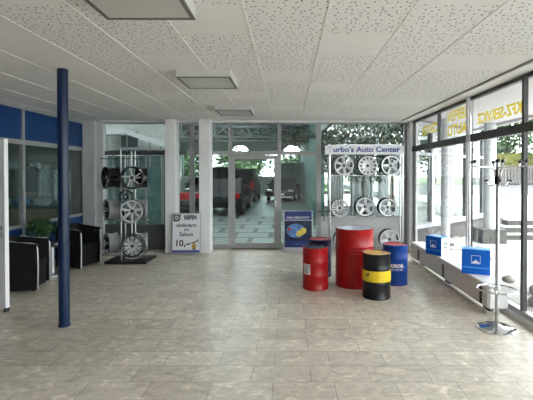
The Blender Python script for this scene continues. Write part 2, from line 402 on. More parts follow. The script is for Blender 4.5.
# open door leaf
d = struct('door_2', (-4.53, 5.47, 0), 'open white framed glass door leaf beside the armchairs', 'door')
d.rotation_euler = (0, 0, math.atan2(5.04-5.50, -3.50+4.52))
L = 1.14
q = MB(); q.box(0, L, -.025, .025, 2.05, 2.14); q.box(0, L, -.025, .025, .02, .14); q.box(0, .09, -.025, .025, .14, 2.05); q.box(L-.13, L, -.025, .025, .14, 2.05)
q.build('leaf_frame', M['white'], d, bevel=.004)
bx('glass_pane', M['dimglass'], (.09, L-.13, -.004, .004, .14, 2.05), d)
q = MB(); q.tube([(L-.06, -.025, 1.0), (L-.06, -.07, 1.0), (L-.17, -.075, 1.0)], .01, 8); q.box(L-.075, L-.045, -.032, -.025, .92, 1.06)
q.build('handle', M['chrome'], d, smooth=True)
bx('foot_cap', M['black'], (L-.03, L+.004, -.028, .028, .0, .05), d)

# back wall: white piers and hall glazing
def pier(x0_, x1_, y0_, y1_, label):
    q = MB(); q.box(x0_, x1_, y0_, y1_, 0, ZC); return tag(q.build('square_pillar', M['white'], bevel=.006), label, 'pillar')
pier(-2.665, -2.435, 8.70, 9.02, 'white square pillar between the wheel stand and the tyre notice')
pier(-1.935, -1.70, 8.70, 9.02, 'white square pillar between the tyre notice and the glass door')
q = MB(); q.box(XL, -4.30, 8.95, YB+.1, 0, ZC); q.box(-4.30, -4.16, 9.05, YB+.1, 0, ZC); S_(q.build('wall_back', [M['softwhite']]), 'short grey wall in the far corner by the wheel stand')

hg = struct('window_2', (0,0,0), 'grey framed interior glazing looking into the workshop hall', 'window')
def Xp(x): return (x-289)/405*YB
Y0, Y1 = YB, YB+.06
bx('top_rail', M['alu'], (-4.16, 2.66, Y0, Y1, 2.83, ZC), hg)
bx('header', M['white'], (-4.16, 2.66, Y0-.2, Y0, 2.845, ZC-.001), hg)
for a, b in ((-4.16, -2.3), (-1.70, Xp(231.5)), (Xp(281), Xp(316.5)), (-2.3, -1.70), (Xp(231.5), Xp(277.5))):
    bx('transom', M['alu'] if b > -2 else M['halldark'], (a, b, Y0, Y1, 2.13, 2.215), hg)
for a, b in ((-2.25, -2.14), (Xp(228.3), Xp(231.5)), (Xp(277.6), Xp(281)), (Xp(316.5), Xp(321)), (2.60, 2.66)):
    bx('mullion', M['alu'], (a, b, Y0-.01, Y1, 0, 2.83), hg)
for a, b in ((-4.16, -2.25), (-2.14, Xp(228.3)), (Xp(231.5), Xp(277.6)), (Xp(281), Xp(316.5))):
    bx('upper_pane', M['dimglass'], (a, b, Y0+.025, Y0+.031, 2.215, 2.83), hg)
for a, b, z in ((-4.16, -2.25, .56), (-2.14, Xp(228.3), .12), (Xp(281), Xp(316.5), .12)):
    bx('lower_pane', M['dimglass'], (a, b, Y0+.025, Y0+.031, z, 2.13), hg)
    bx('bottom_panel', M['halldark'] if z > .5 else M['alu'], (a, b, Y0, Y1, 0, z), hg, label='solid panel at the foot of the glazing')
bx('lower_pane', M['dimglass'], (Xp(321), 2.60, Y0+.025, Y0+.031, .74, 2.83), hg)
bx('bottom_panel', M['softwhite'], (Xp(321), 2.60, Y0, Y1, 0, .74), hg, label='light grey solid panel at the foot of the glazing')
# glass door leaf
d = struct('door_1', (Xp(231.5), YB-.01, 0), 'grey framed glass door to the workshop hall', 'door')
W = Xp(277.6)-Xp(231.5)
q = MB(); q.box(0, .075, 0, .05, .02, 2.12); q.box(W-.075, W, 0, .05, .02, 2.12); q.box(.075, W-.075, 0, .05, .02, .14); q.box(.075, W-.075, 0, .05, 2.03, 2.12)
q.build('leaf_frame', M['alu'], d)
bx('glass_pane', M['dimglass'], (.075, W-.075, .02, .026, .14, 2.03), d)
q = MB(); q.tube([(W-.04, 0, 1.03), (W-.04, -.05, 1.03), (W-.15, -.055, 1.03)], .01, 8); q.box(W-.055, W-.025, -.006, 0, .94, 1.09)
q.build('handle', M['chrome'], d, smooth=True)
bx('threshold', M['concrete'], (0, W, 0, .05, -.001, .018), d)
# wall behind the camera
q = MB(); q.box(XL-.1, XR+.1, -9.15, -9.0, 0, ZC); S_(q.build('wall_front', M['white']), 'white wall behind the viewer')

# ceiling lamps
def lamp(yc, label):
    t = thing('ceiling_light', label, 'ceiling light', (-.965, yc, ZC), 0, 'square surface-mounted lamps on the ceiling')
    q = MB(); a, h = .31, -.055
    q.prism([(-a,-a),(a,-a),(a,a),(-a,a)], -.075, -.001); q.build('housing', M['lampside'], t)
    q = MB()
    for s1, s2 in (((-a,a),(-a,-a+.03)), ((-a,a),(a-.03,a)), ((-a,-a+.03),(-a+.03,a-.03)), ((a-.03,a),(-a+.03,a-.03))):
        q.box(s1[0], s1[1], s2[0], s2[1], -.086, -.075)
    q.build('frame', M['lampframe'], t)
    bx('diffuser', M['diffuser'], (-a+.03, a-.03, -a+.03, a-.03, -.082, -.075), t)
lamp(2.55, 'square flat ceiling lamp, the nearest of the three, cut by the top edge')
lamp(4.88, 'square flat ceiling lamp, the middle one of the three')
lamp(7.27, 'square flat ceiling lamp, the farthest one, above the glass door')

# blue column
t = thing('blue_column', 'round dark blue steel column from floor to ceiling in front of the armchairs', 'column', (-2.53, 4.54, 0))
q = MB(); q.lathe([(.056, .02), (.056, ZC-.001)], n=32); q.build('shaft', M['blue_col'], t, smooth=True)
q = MB(); q.lathe([(.064, 0), (.064, .014), (.057, .022)], n=32); q.build('foot_ring', M['navy'], t, smooth=True)

# low radiator bench along the street glazing
t = thing('radiator', 'long low grey convector with white top along the street glazing', 'radiator', (0, 0, 0))
bx('front_panel', M['radiator'], (2.40, 2.425, 4.88, 7.92, .085, .355), t, bevel=.003)
bx('core', M['steel'], (2.44, 2.60, 4.92, 7.88, .12, .35), t)
bx('top_shelf', M['radtop'], (2.395, 2.655, 4.86, 7.94, .355, .375), t, bevel=.003)
bx('end_cap', M['radtop'], (2.425, 2.64, 4.86, 4.88, .085, .355), t)
for y in (5.04, 6.28, 7.49):
    bx('bracket', M['black'], (2.388, 2.40, y-.02, y+.02, .10, .30), t)
    bx('foot', M['dark'], (2.44, 2.56, y-.03, y+.03, 0, .12), t)
q = MB(); q.tube([(2.50, 4.9, .045), (2.50, 7.9, .045)], .02, 10); q.tube([(2.42, 4.9, .03), (2.42, 7.95, .03)], .013, 10)
q.build('pipe', M['radtop'], t, smooth=True)

# ================================================================== OBJECTS
# ---- display boxes on the radiator
def display_box(x, y, rz, wx, wy, h, label, ring):
    t = thing('display_box', label, 'box', (x, y, .375), rz, 'blue display boxes on the radiator')
    bx('carton', M['boxblue'], (-wx/2, wx/2, -wy/2, wy/2, 0, h), t, bevel=.004)
    bx('lid', M['boxtop'], (-wx/2+.002, wx/2-.002, -wy/2+.002, wy/2-.002, h, h+.006), t, bevel=.002, label='light blue top')
    f = -wy/2-.002; e = .0022
    q = MB(); a = .075; cz = h*.60; b_ = .005; a = .056
    q.box(-a, a, f, -wy/2+.001, cz+a-b_, cz+a); q.box(-a, a, f, -wy/2+.001, cz-a, cz-a+b_); q.box(-a, -a+b_, f, -wy/2+.001, cz-a, cz+a); q.box(a-b_, a, f, -wy/2+.001, cz-a, cz+a)
    pts = [(-.046,-.048),(.046,-.048),(.042,-.03),(.022,-.026),(.010,-.008),(-.004,.0),(-.018,-.018),(-.042,-.03)]
    q.prism([(u, cz+v) for u, v in pts], f, -wy/2+.001, 'Y')
    q.build('emblem', M['boxwhite'], t)
    bx('stripe', M['boxtop'], (-wx/2+.015, wx/2-.015, f, -wy/2+.001, h*.25, h*.29), t)
    if ring:
        bx('white_side', M['boxwhite'], (wx/2, wx/2+.002, -wy/2+.006, wy/2-.006, .006, h-.004), t, label='white side of the box')
        q = MB(); q.lathe([(.05, .0), (.05, .004), (.03, .004), (.03, .0)], (wx/2+.001, 0, h*.55), 'X', 24, True)
        q.build('ring_mark', M['posternavy'], t)
display_box(2.46, 6.70, math.atan2(-.27, .185), .30, .22, .30, 'blue display box with white side, farther along the radiator', True)
display_box(2.52, 5.45, math.radians(-24), .345, .20, .325, 'blue display box with light blue top, nearer on the radiator by the coat stand', False)

# ---- coat stand
t = thing('coat_stand', 'chrome coat stand with black knobs by the street glazing', 'coat stand', (2.30, 4.46, 0))
q = MB(); q.lathe([(.205, 0), (.205, .008), (.17, .022), (.06, .032), (.03, .05), (.022, .05)], n=48); q.build('base_plate', M['chrome'], t, smooth=True)
q = MB(); q.lathe([(.02, .04), (.02, 1.84)], n=20); q.build('pole', M['steel'], t, smooth=True)
q = MB(); q.lathe([(.034, 1.60), (.034, 1.76)], n=20); q.build('collar', M['black'], t, smooth=True)
q = MB(); q.tube([(.20*math.cos(2*PI*k/40), .20*math.sin(2*PI*k/40), .435) for k in range(40)], .009, 8, closed=True)
for a in (0, 2.09, 4.19): q.tube([(0.02*math.cos(a), .02*math.sin(a), .435), (.2*math.cos(a), .2*math.sin(a), .435)], .006, 8)
q.build('umbrella_ring', M['chrome'], t, smooth=True)
q = MB(); q.lathe([(.03, .42), (.03, .47)], n=20); q.build('ring_collar', M['chrome'], t, smooth=True)
kn = []
for i in range(6):
    a = math.radians(12 + 60*i); c, s = math.cos(a), math.sin(a)
    P = [(.022, 1.62), (.03, 1.72), (.045, 1.765), (.08, 1.782), (.16, 1.785), (.24, 1.79), (.275, 1.805), (.285, 1.83)]
    q = MB(); q.tube([(r*c, r*s, z) for r, z in P], .008, 8); arm = q.build('coat_arm', M['chrome'], t, smooth=True)
    q = MB(); q.ball((.285*c, .285*s, 1.845), .021); q.build('knob', M['black'], arm, smooth=True)
    P = [(.022, 1.63), (.03, 1.595), (.06, 1.578), (.10, 1.585), (.125, 1.61), (.132, 1.625)]
    q = MB(); q.tube([(r*c, r*s, z) for r, z in P], .006, 8); arm = q.build('lower_hook', M['chrome'], t, smooth=True)
    q = MB(); q.ball((.133*c, .133*s, 1.636), .014); q.build('knob', M['black'], arm, smooth=True)
q = MB(); q.ball((0, 0, 1.852), .028); q.build('top_knob', M['black'], t, smooth=True)

# ---- drums
def drum(x, y, R, H, mbody, mlid, label, rz=0):
    t = thing('oil_drum', label, 'oil drum', (x, y, 0), rz, 'metal drums standing on the showroom floor')
    g = R*.035
    def hoop(z): return [(R-g*.6, z-.02*H/.6), (R, z-.008*H/.6), (R, z+.008*H/.6), (R-g*.6, z+.02*H/.6)]
    prof = [(R-.004, 0), (R, .006), (R, .014), (R-g*.6, .022)] + hoop(H*.34) + hoop(H*.66)
    if H > .8:
        prof = prof[:4] + hoop(H*.31) + [p for k in range(3) for p in [(R-g*.6, H*(.58+.06*k)-.018), (R, H*(.58+.06*k)-.006), (R, H*(.58+.06*k)+.006), (R-g*.6, H*(.58+.06*k)+.018)]]
    prof += [(R-g*.6, H-.022), (R, H-.012), (R, H-.003), (R-.003, H), (R-.012, H), (R-.012, H-.012), (.001, H-.012)]
    q = MB(); q.lathe(prof, n=56); q.build('body', mbody, t, smooth=True)
    q = MB(); q.lathe([(R-.013, H-.012), (R-.013, H-.004), (R*.86, H-.003), (R*.84, H-.009), (.001, H-.009)], n=56)
    q.build('lid', mlid, t, smooth=True)
    q = MB(); q.lathe([(R*.1, H-.009), (R*.1, H+.002), (R*.06, H+.002), (R*.06, H-.002), (.001, H-.002)], (R*.55, R*.2, 0), n=20); q.build('bung', M['steel'], t, smooth=True)
    return t
drum(1.01, 6.24, .292, .88, M['red'], M['lidsilver'], 'large red drum with bluish white lid, tallest in the group')
t = drum(.397, 6.06, .194, .617, M['red'], M['navy'], 'small red drum with dark blue lid and white label')
def curved(R, a0, a1, z0, z1, m, name, parent, th=.0016, n=14):
    q = MB(); A = [a0+(a1-a0)*k/n for k in range(n+1)]
    r0, r1 = R, R+th
    rows = [[q.b.verts.new((r*math.cos(a), r*math.sin(a), z)) for a in A] for r, z in ((r1, z0), (r1, z1), (r0, z1), (r0, z0))]
    for i in range(4):
        X, Y = rows[i], rows[(i+1)%4]
        for k in range(n): q.b.faces.new([X[k], X[k+1], Y[k+1], Y[k]])
    q.b.faces.new([r[0] for r in rows]); q.b.faces.new([r[-1] for r in rows][::-1])
    return q.build(name, m, parent, smooth=True)
lb = curved(.1925, math.radians(205), math.radians(243), .235, .385, M['paper'], 'label_sticker', t)
for k in range(5):
    curved(.194, math.radians(209+ (k%2)*4), math.radians(238), .26+.024*k, .268+.024*k, M['ink'] if k != 3 else M['redlid'], 'print', lb, .0012)
drum(.52, 6.80, .195, .617, M['navy'], M['redlid'], 'dark blue drum with red lid, half hidden behind the small red drum')
t = drum(1.217, 5.62, .194, .617, M['blackdrum'], M['ochre'], 'black drum with broad yellow band and ochre lid')
curved(.1945, -PI, PI, .242, .392, M['yellow'], 'yellow_band', t, .002, 56)
# small black four-legged beast print on the band
q = MB(); a0 = math.radians(222)
for u, v, w_, h_ in ((-.02,.345,.05,.016), (.012,.352,.016,.02), (-.022,.325,.006,.02), (-.010,.325,.006,.02), (.0,.325,.006,.02), (.012,.325,.006,.02), (-.032,.352,.012,.006)):
    x1 = math.cos(a0+u/.197)*.1962; y1 = math.sin(a0+u/.197)*.1962
    q.beam((x1, y1, v-h_/2), (x1, y1, v+h_/2), .003, w_ if False else .006)
    n_ = max(1, int(w_/.006))
    for k in range(n_):
        aa = a0+(u+k*.006)/.197; q.beam((math.cos(aa)*.1966, math.sin(aa)*.1966, v-h_/2), (math.cos(aa)*.1966, math.sin(aa)*.1966, v+h_/2), .007, .007)
q.build('print', M['ink'], t)
t = drum(1.657, 6.32, .195, .617, M['blue'], M['redlid'], 'blue drum with red lid and white lettering')
def drumtext(body, size, ang, z, par, off=0):
    # arc text: x -> angle
    text(body, size, M['paper'], par, Matrix(((1,0,0,0),(0,0,-1,0),(0,1,0,z),(0,0,0,1))), align='CENTER', offset=off, extrude=.0015, bend=(.1955, math.radians(ang)))
drumtext('MOROIL', .070, 259, .285, t, .003)
drumtext('MOTOR OIL', .036, 264, .240, t)

# ---- alloy wheels
def wheel(label, loc, dirv, R, style, mface, mbar, group, spin=0.0, W=.20, lip=None, tilt=0, lr=1.0):
    rz = math.atan2(dirv[1], dirv[0]) + PI/2      # local -Y looks along dirv
    t = thing('alloy_wheel', label, 'alloy wheel', loc, rz, group)
    t.rotation_euler = (tilt, 0, rz)
    k = R/.21; h = W/2
    prof = [(R, -h), (R, -h+.012), (R*.93, -h+.02), (R*.93, -h+.045), (R*.90, -h+.06), (R*.89, -.01), (R*.90, h-.07), (R*.93, h-.045), (R*.93, h-.02), (R, h-.012), (R, h),
            (R*.965, h), (R*.90, h-.012), (R*.90, h-.05), (R*.86, h-.08), (R*.85, -.01), (R*.86, -h+.055), (R*.885, -h+.035), (R*.895, -h+.012), (R*.955, -h)]
    q = MB(); q.lathe(prof, (0,0,0), 'Y', 40, True); q.build('barrel', mbar, t, smooth=True)
    if lip is not None:
        q = MB(); q.lathe([(R*1.002*lr, -h-.004), (R*1.002*lr, -h+.004), (R*.88*lr, -h+.004), (R*.865*lr, -h-.002), (R*.955*lr, -h-.004)], (0,0,0), 'Y', 40, True); q.build('outer_lip', lip, t, smooth=True)
    ro, yi, yo = R*.89, -h+.035, -h+.02
    q = MB()
    q.lathe([(.001, yi-.004), (R*.24, yi-.004), (R*.27, yi+.01), (R*.27, yi+.045), (.001, yi+.045)], (0,0,0), 'Y', 24)
    def spoke(a, w0, w1, r0=R*.18, r1=ro, a2=None, th=.022):
        w0 *= 1.35; w1 *= 1.45
        a2 = a if a2 is None else a2
        c0, s0 = math.cos(a), math.sin(a); c1, s1 = math.cos(a2), math.sin(a2)
        d0 = Vector((-s0, 0, c0)); d1 = Vector((-s1, 0, c1))
        A = Vector((c0*r0, 0, s0*r0)); B = Vector((c1*r1, 0, s1*r1)); v = []
        for p, dd, ww, yy in ((A, d0, w0, yi), ((A+B)/2, (d0+d1).normalized(), (w0+w1)/2*.92, (yi+yo)/2-.004), (B, d1, w1, yo)):
            for sgn, y_ in ((-1, yy+th), (1, yy+th), (.65, yy-.002), (-.65, yy-.002)):
                e = p + dd*sgn*ww/2; v.append(q.b.verts.new((e.x, y_, e.z)))
        for m_ in (0, 4):
            for j in range(4): q.b.faces.new([v[m_+j], v[m_+(j+1)%4], v[m_+4+(j+1)%4], v[m_+4+j]])
        q.b.faces.new(v[0:4]); q.b.faces.new(v[8:12][::-1])
    n = {'star5': 5, 'five_y': 5, 'seven': 7, 'eight': 8, 'ten_y': 10, 'multi': 14, 'five_wide': 5, 'six_twist': 6, 'disc': 12, 'five_thin': 5}[style]
    for i in range(n):
        a = spin + 2*PI*i/n
        if style == 'star5': spoke(a, .045*k, .035*k)
        elif style == 'five_wide': spoke(a, .07*k, .05*k)
        elif style == 'five_y': spoke(a, .035*k, .02*k, r1=R*.55); spoke(a, .022*k, .018*k, R*.5, ro, a+.22); spoke(a, .022*k, .018*k, R*.5, ro, a-.22)
        elif style in ('seven', 'eight'): spoke(a, .034*k, .04*k)
        elif style == 'ten_y': spoke(a, .02*k, .014*k, a2=a+.13); spoke(a, .02*k, .014*k, a2=a-.13)
        elif style == 'five_thin': spoke(a, .022*k, .02*k, a2=a+.42)
        elif style == 'multi': spoke(a, .02*k, .018*k)
        elif style == 'six_twist': spoke(a, .04*k, .05*k, a2=a+.35)
        elif style == 'disc': spoke(a, .07*k, .035*k)
    q.build('spokes', mface, t, smooth=False)
    q = MB(); q.lathe([(.001, yi-.010), (R*.13, yi-.009), (R*.15, yi-.003)], (0,0,0), 'Y', 20); q.build('centre_cap', M['black'] if mface is M['silver'] else M['silver'], t, smooth=True)
    for i in range(5):
        q = MB(); a = spin + 2*PI*(i+.5)/5; q.lathe([(.001, yi-.006), (.008*k, yi-.006), (.008*k, yi)], (math.cos(a)*R*.2, 0, math.sin(a)*R*.2), 'Y', 8)
        q.build('lug_bolt', M['ink'], t)  # black discs painted as the dark inside the lug holes
    return t

# hang of three-sided stand
SX, SY = -3.22, 7.88
t = thing('wheel_stand', 'black and steel wheel display stand beside the far armchair', 'display stand', (SX, SY, 0))
q = MB(); q.box(-.27, .52, -.26, .36, 0, .045); q.build('platform', M['black'], t, bevel=.004)
for x, y, zt in ((-.03, -.05, 2.18), (.17, -.03, 2.14), (-.03, .15, 2.05), (.17, .15, 2.16)):
    q = MB(); q.tube([(x, y, .045), (x, y, zt)], .013, 10); q.build('post', M['steel'], t, smooth=True)
for i, z in enumerate((.14, .795, 1.42)):
    q = MB()
    q.tube([(-.47, -.10, z), (.43, -.10, z)], .009, 8); q.tube([(-.47, .16, z), (.43, .16, z)], .009, 8)
    q.tube([(-.47, -.10, z), (-.47, .16, z)], .009, 8); q.tube([(.43, -.10, z), (.43, .16, z)], .009, 8)
    q.tube([(.19, -.10, z), (.19, -.40, z)], .009, 8); q.tube([(.38, -.10, z), (.38, -.40, z)], .009, 8); q.tube([(.19, -.40, z), (.38, -.40, z)], .009, 8)
    q.build('shelf_bar', M['steel'], t, smooth=True)
q = MB(); q.tube([(-.47, .05, 2.0), (.35, .05, 2.0)], .009, 8); q.tube([(-.22, .05, 2.0), (-.22, .05, 1.88)], .006, 8); q.build('top_bar', M['black'], t, smooth=True)
gs = 'wheels on the stand beside the armchairs'
def sp(x, y, z): return (SX+x, SY+y, z)
R_ = .205; rowz = (.149+R_, .804+R_, 1.429+R_)
FD = (.12, -1)
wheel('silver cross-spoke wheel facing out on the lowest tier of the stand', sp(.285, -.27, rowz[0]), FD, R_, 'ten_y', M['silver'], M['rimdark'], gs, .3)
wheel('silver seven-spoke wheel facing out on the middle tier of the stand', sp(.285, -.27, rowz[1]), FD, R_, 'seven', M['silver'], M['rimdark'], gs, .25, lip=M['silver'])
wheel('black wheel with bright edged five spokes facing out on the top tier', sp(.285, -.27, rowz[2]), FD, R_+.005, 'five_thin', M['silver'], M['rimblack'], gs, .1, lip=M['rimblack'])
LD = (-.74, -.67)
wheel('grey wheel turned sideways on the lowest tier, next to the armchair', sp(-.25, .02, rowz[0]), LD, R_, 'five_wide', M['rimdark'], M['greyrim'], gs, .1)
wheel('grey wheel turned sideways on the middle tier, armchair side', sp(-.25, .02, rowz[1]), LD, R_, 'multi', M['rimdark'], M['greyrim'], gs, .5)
wheel('black wheel turned sideways on the top tier, armchair side', sp(-.25, .02, rowz[2]), LD, R_+.005, 'star5', M['rimblack'], M['rimblack'], gs, .9, W=.24)
RD = (.95, .3)
wheel('grey wheel turned away on the lowest tier, pillar side', sp(.33, .05, rowz[0]), RD, R_, 'eight', M['greyrim'], M['greyrim'], gs, .1)
wheel('grey wheel turned away on the middle tier, pillar side', sp(.33, .05, rowz[1]), RD, R_, 'eight', M['greyrim'], M['greyrim'], gs, .1)
wheel('black wheel turned away on the top tier, pillar side', sp(.33, .05, rowz[2]), RD, R_+.005, 'eight', M['rimblack'], M['rimblack'], gs, .1, W=.22)
wheel('small black wheel peeping above the seven-spoke wheel', sp(.13, -.20, 1.27), (0, -1), .125, 'multi', M['rimblack'], M['rimblack'], gs, .1, W=.12)

# ---- rack with sign on the other side
RY = 8.76
t = thing('wheel_rack', 'silver tube wheel rack behind the drums with a name board on top', 'wheel rack', (0, RY, 0))
xa, xb = (329.5-289)/405*RY, (401.5-289)/405*RY
for x in (xa, xb):
    for y in (-.10, .10):
        q = MB(); q.tube([(x, y, 0), (x, y, 2.36 if y > 0 else 2.30)], .015, 10); q.build('post', M['chrome'], t, smooth=True)
for z in (.075, .775, 1.665):
    for y in (-.10, .10):
        q = MB(); q.tube([(xa-.03, y, z), (xb+.03, y, z)], .011, 8); q.build('rail', M['chrome'], t, smooth=True)
    for x in (xa, xb):
        q = MB(); q.tube([(x+.02, -.13, z-.02), (x+.02, .13, z-.02)], .010, 8); q.build('side_bar', M['chrome'], t, smooth=True)
q = MB(); q.tube([(xa-.03, .1, 2.33), (xb+.03, .1, 2.33)], .010, 8); q.build('top_bar', M['chrome'], t, smooth=True)
t2 = thing('name_board', 'long pale name board reading Turbos Auto Center above the wheel rack', 'sign', ((363.5-289)/405*RY, RY-.13, 2.115))
bx('board', M['signwhite'], (-.845, .845, -.008, .008, 0, .19), t2, bevel=.002)
text("urbo's Auto Center", .155, M['blueink'], t2, T(.035, -.010, .055) @ UP, align='CENTER', offset=.004, fitw=1.42)
text("T", .155, M['paleink'], t2, T(-.79, -.010, .055) @ UP, offset=.004, label='pale first letter')  # first letter set in a paler ink than the rest
bx('underline', M['paleink'], (-.70, .74, -.0095, -.008, .020, .024), t2)
for x in (-.80, .80):
    q = MB(); q.tube([(x, .008, .1), (x, .025, .1)], .012, 8); q.build('clip', M['chrome'], t2)
gr = 'wheels on the rack behind the drums'
def rp_(px, z, R, style, label, **k):
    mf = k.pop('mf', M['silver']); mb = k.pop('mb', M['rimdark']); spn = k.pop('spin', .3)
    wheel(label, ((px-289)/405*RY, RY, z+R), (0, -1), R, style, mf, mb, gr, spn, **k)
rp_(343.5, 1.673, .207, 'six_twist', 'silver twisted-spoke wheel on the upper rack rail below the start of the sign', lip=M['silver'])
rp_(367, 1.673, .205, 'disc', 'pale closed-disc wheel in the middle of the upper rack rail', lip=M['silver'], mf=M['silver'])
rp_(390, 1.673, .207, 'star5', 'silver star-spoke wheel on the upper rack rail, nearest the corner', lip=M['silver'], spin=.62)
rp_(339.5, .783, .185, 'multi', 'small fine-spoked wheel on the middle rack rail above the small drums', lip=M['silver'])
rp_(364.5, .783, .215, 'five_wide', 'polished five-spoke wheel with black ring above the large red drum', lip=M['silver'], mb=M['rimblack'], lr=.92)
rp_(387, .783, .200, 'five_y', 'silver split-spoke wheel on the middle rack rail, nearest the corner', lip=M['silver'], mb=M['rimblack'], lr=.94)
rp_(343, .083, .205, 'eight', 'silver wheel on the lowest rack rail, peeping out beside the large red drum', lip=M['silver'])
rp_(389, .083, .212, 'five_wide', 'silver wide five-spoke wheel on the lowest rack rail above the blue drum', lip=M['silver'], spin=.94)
# wheel wrench hanging on the rack
t = thing('wheel_wrench', 'black cross shaped wheel wrench hanging beside the rack post', 'wrench', ((324-289)/405*8.6, 8.62, .9))
q = MB(); q.tube([(0,0,-.19),(0,0,.19)], .010, 8); q.tube([(-.12,0,0),(.12,0,0)], .010, 8); q.build('cross_bar', M['dark'], t, smooth=True)
for p in ((0,0,-.19),(0,0,.19),(-.12,0,0),(.12,0,0)):
    q = MB(); q.ball(p, .018, sub=1); q.build('socket', M['black'], t)
q = MB(); q.tube([(0,0,.19),(0,.0,.24),(.05,.02,.25),(xa-(324-289)/405*8.6,.03,.25)], .004, 6); q.build('hook', M['steel'], t)

# ---- tyre notice (leaning board)
t = thing('notice_board', 'white tyre storage notice with black writing leaning between the white pillars', 'sign', (-2.185, 8.55, 0))
t.rotation_euler = (math.radians(-6), 0, 0)
bx('frame', M['steel'], (-.31, .31, 0, .02, .01, .87), t, bevel=.003)
bx('sheet', M['paper'], (-.29, .29, -.003, 0, .03, .855), t)
bx('foot_stripe', M['blueink'], (-.29, .29, -.0045, -.003, .035, .085), t)
def nt_(body, size, x, z, m=M['ink'], off=.002, al='LEFT', sx=1.0): text(body, size, m, t, T(x, -.0045, z) @ UP, align=al, offset=off, sx=sx)
q = MB(); q.prism([(-.28, .69), (-.28, .84), (-.13, .84), (-.13, .74), (-.15, .705), (-.19, .69)], -.0045, -.003, 'Y'); q.build('logo', M['halldark'], t)
q = MB(); q.lathe([(.045, -.006), (.045, -.0045), (.02, -.0045), (.02, -.006)], (-.205, 0, .77), 'Y', 24, True); q.build('logo_ring', M['softwhite'], t)
nt_('REIFEN', .12, -.05, .735, off=.006, sx=.72)
nt_('einlagern', .115, 0, .575, al='CENTER')
nt_('pro', .07, .01, .50, al='CENTER')
nt_('Saison', .115, .0, .385, al='CENTER')
nt_('10,-', .19, -.24, .17, off=.004)
q = MB()   # small printed mechanic holding a wheel wrench
q.ball((.17, -.004, .235), .028, (1, .06, 1.1), 2); q.prism([(.135, .11), (.205, .11), (.215, .205), (.125, .205)], -.0055, -.003, 'Y')
q.build('printed_figure', M['bronze'], t)
q = MB(); q.beam((.06, -.0045, .215), (.25, -.0045, .285), .003, .016); q.beam((.235, -.0045, .26), (.262, -.0045, .31), .003, .02); q.beam((.05, -.0045, .195), (.075, -.0045, .235), .003, .018); q.box(.14,.165,-.0055,-.003,.09,.13); q.box(.18,.205,-.0055,-.003,.09,.13)
q.build('printed_tool', M['ink'], t)

# ---- poster stand with blue poster
t = thing('poster_stand', 'blue poster with yellow shape in a white frame in front of the hall glazing', 'poster', (.20, 8.80, 0))
t.rotation_euler = (math.radians(-4), 0, 0)
bx('frame', M['outwhite'], (-.325, .325, 0, .02, .005, .90), t, bevel=.003)
bx('upper_print', M['posterblue'], (-.295, .295, -.003, 0, .70, .885), t)
bx('picture', M['posternavy'], (-.295, .295, -.003, 0, .24, .68), t)
bx('lower_print', M['posterblue'], (-.295, .295, -.003, 0, .10, .24), t)
q = MB(); q.ball((-.05, -.004, .46), .18, (1.15, .02, .85), 3); q.build('globe_print', M['posterglobe'], t)
q = MB(); q.prism([(-.04, .36), (.04, .33), (.10, .38), (.17, .42), (.18, .50), (.10, .53), (.05, .48), (-.02, .45)], -.010, -.007, 'Y'); q.build('yellow_print', M['posteryellow'], t)
q = MB(); q.prism([(-.23, .47), (-.17, .46), (-.15, .52), (-.21, .54)], -.010, -.007, 'Y'); q.build('red_print', M['posterred'], t)
text('IHRE WERKSTATT', .062, M['paper'], t, T(0, -.0045, .725) @ UP, align='CENTER', offset=.001)
text('MIT SERVICE', .05, M['posterglobe'], t, T(0, -.0045, .15) @ UP, align='CENTER')

# ---- armchairs (local +X is the way the sitter faces)
def armchair(x, y, rz, label):
    t = thing('tub_armchair', label, 'armchair', (x, y, 0), rz, 'black tub armchairs along the blue panelled wall')
    w, dpt, th = .295, .30, .07
    # U-shaped plan outline points (outer) from front-left arm round the back to front-right arm
    def U(o):
        P = [(dpt, -w+o)]
        for k in range(9):
            a = -PI/2 - k*PI/2/8; P.append((-.10 + (.20-o)*math.cos(a), -w+.20 + (.20-o)*math.sin(a)))
        for k in range(9):
            a = PI - k*PI/2/8; P.append((-.10 + (.20-o)*math.cos(a), w-.20 + (.20-o)*math.sin(a)))
        P.append((dpt, w-o)); return P
    O, I = U(0), U(th)
    def top(p): return .69 + .07*min(1, max(0, (.20-p[0])/.40))
    q = MB(); vs = []
    for o, i in zip(O, I):
        vs.append([q.b.verts.new((o[0], o[1], .03)), q.b.verts.new((o[0], o[1], top(o)-.02)), q.b.verts.new((o[0]*.97+i[0]*.03, o[1]*.8+i[1]*.2, top(o))), q.b.verts.new((i[0], o[1]*.2+i[1]*.8, top(o))), q.b.verts.new((i[0], i[1], top(o)-.02)), q.b.verts.new((i[0], i[1], .03))])
    for a, b in zip(vs[:-1], vs[1:]):
        for j in range(6): q.b.faces.new([a[j], a[(j+1)%6], b[(j+1)%6], b[j]])
    q.b.faces.new(vs[0]); q.b.faces.new(vs[-1][::-1]); q.build('shell', M['leather'], t, smooth=True)
    bx('base', M['leather'], (-.24, dpt-.03, -w+th, w-th, .03, .30), t, bevel=.01)
    bx('seat_cushion', M['leather'], (-.22, dpt-.01, -w+th+.004, w-th-.004, .30, .43), t, bevel=.03)
    for s in (-1, 1):
        yy = s*(w-.03)
        q = MB(); q.tube([(dpt+.006, yy, .01), (dpt+.012, yy, .35), (dpt+.006, yy, .62), (dpt-.02, yy, .685), (dpt-.07, yy, .70), (.05, yy, .715), (-.1, s*(w-.035), .75)], .011, 8)
        q.build('arm_trim', M['trimgrey'], t, smooth=True, label='pale metal edging of the arm')
    for a in (-.2, .24):
        for b in (-.24, .24):
            q = MB(); q.lathe([(.02, 0), (.02, .03)], (a, b*.9, 0), n=10); q.build('foot', M['black'], t)
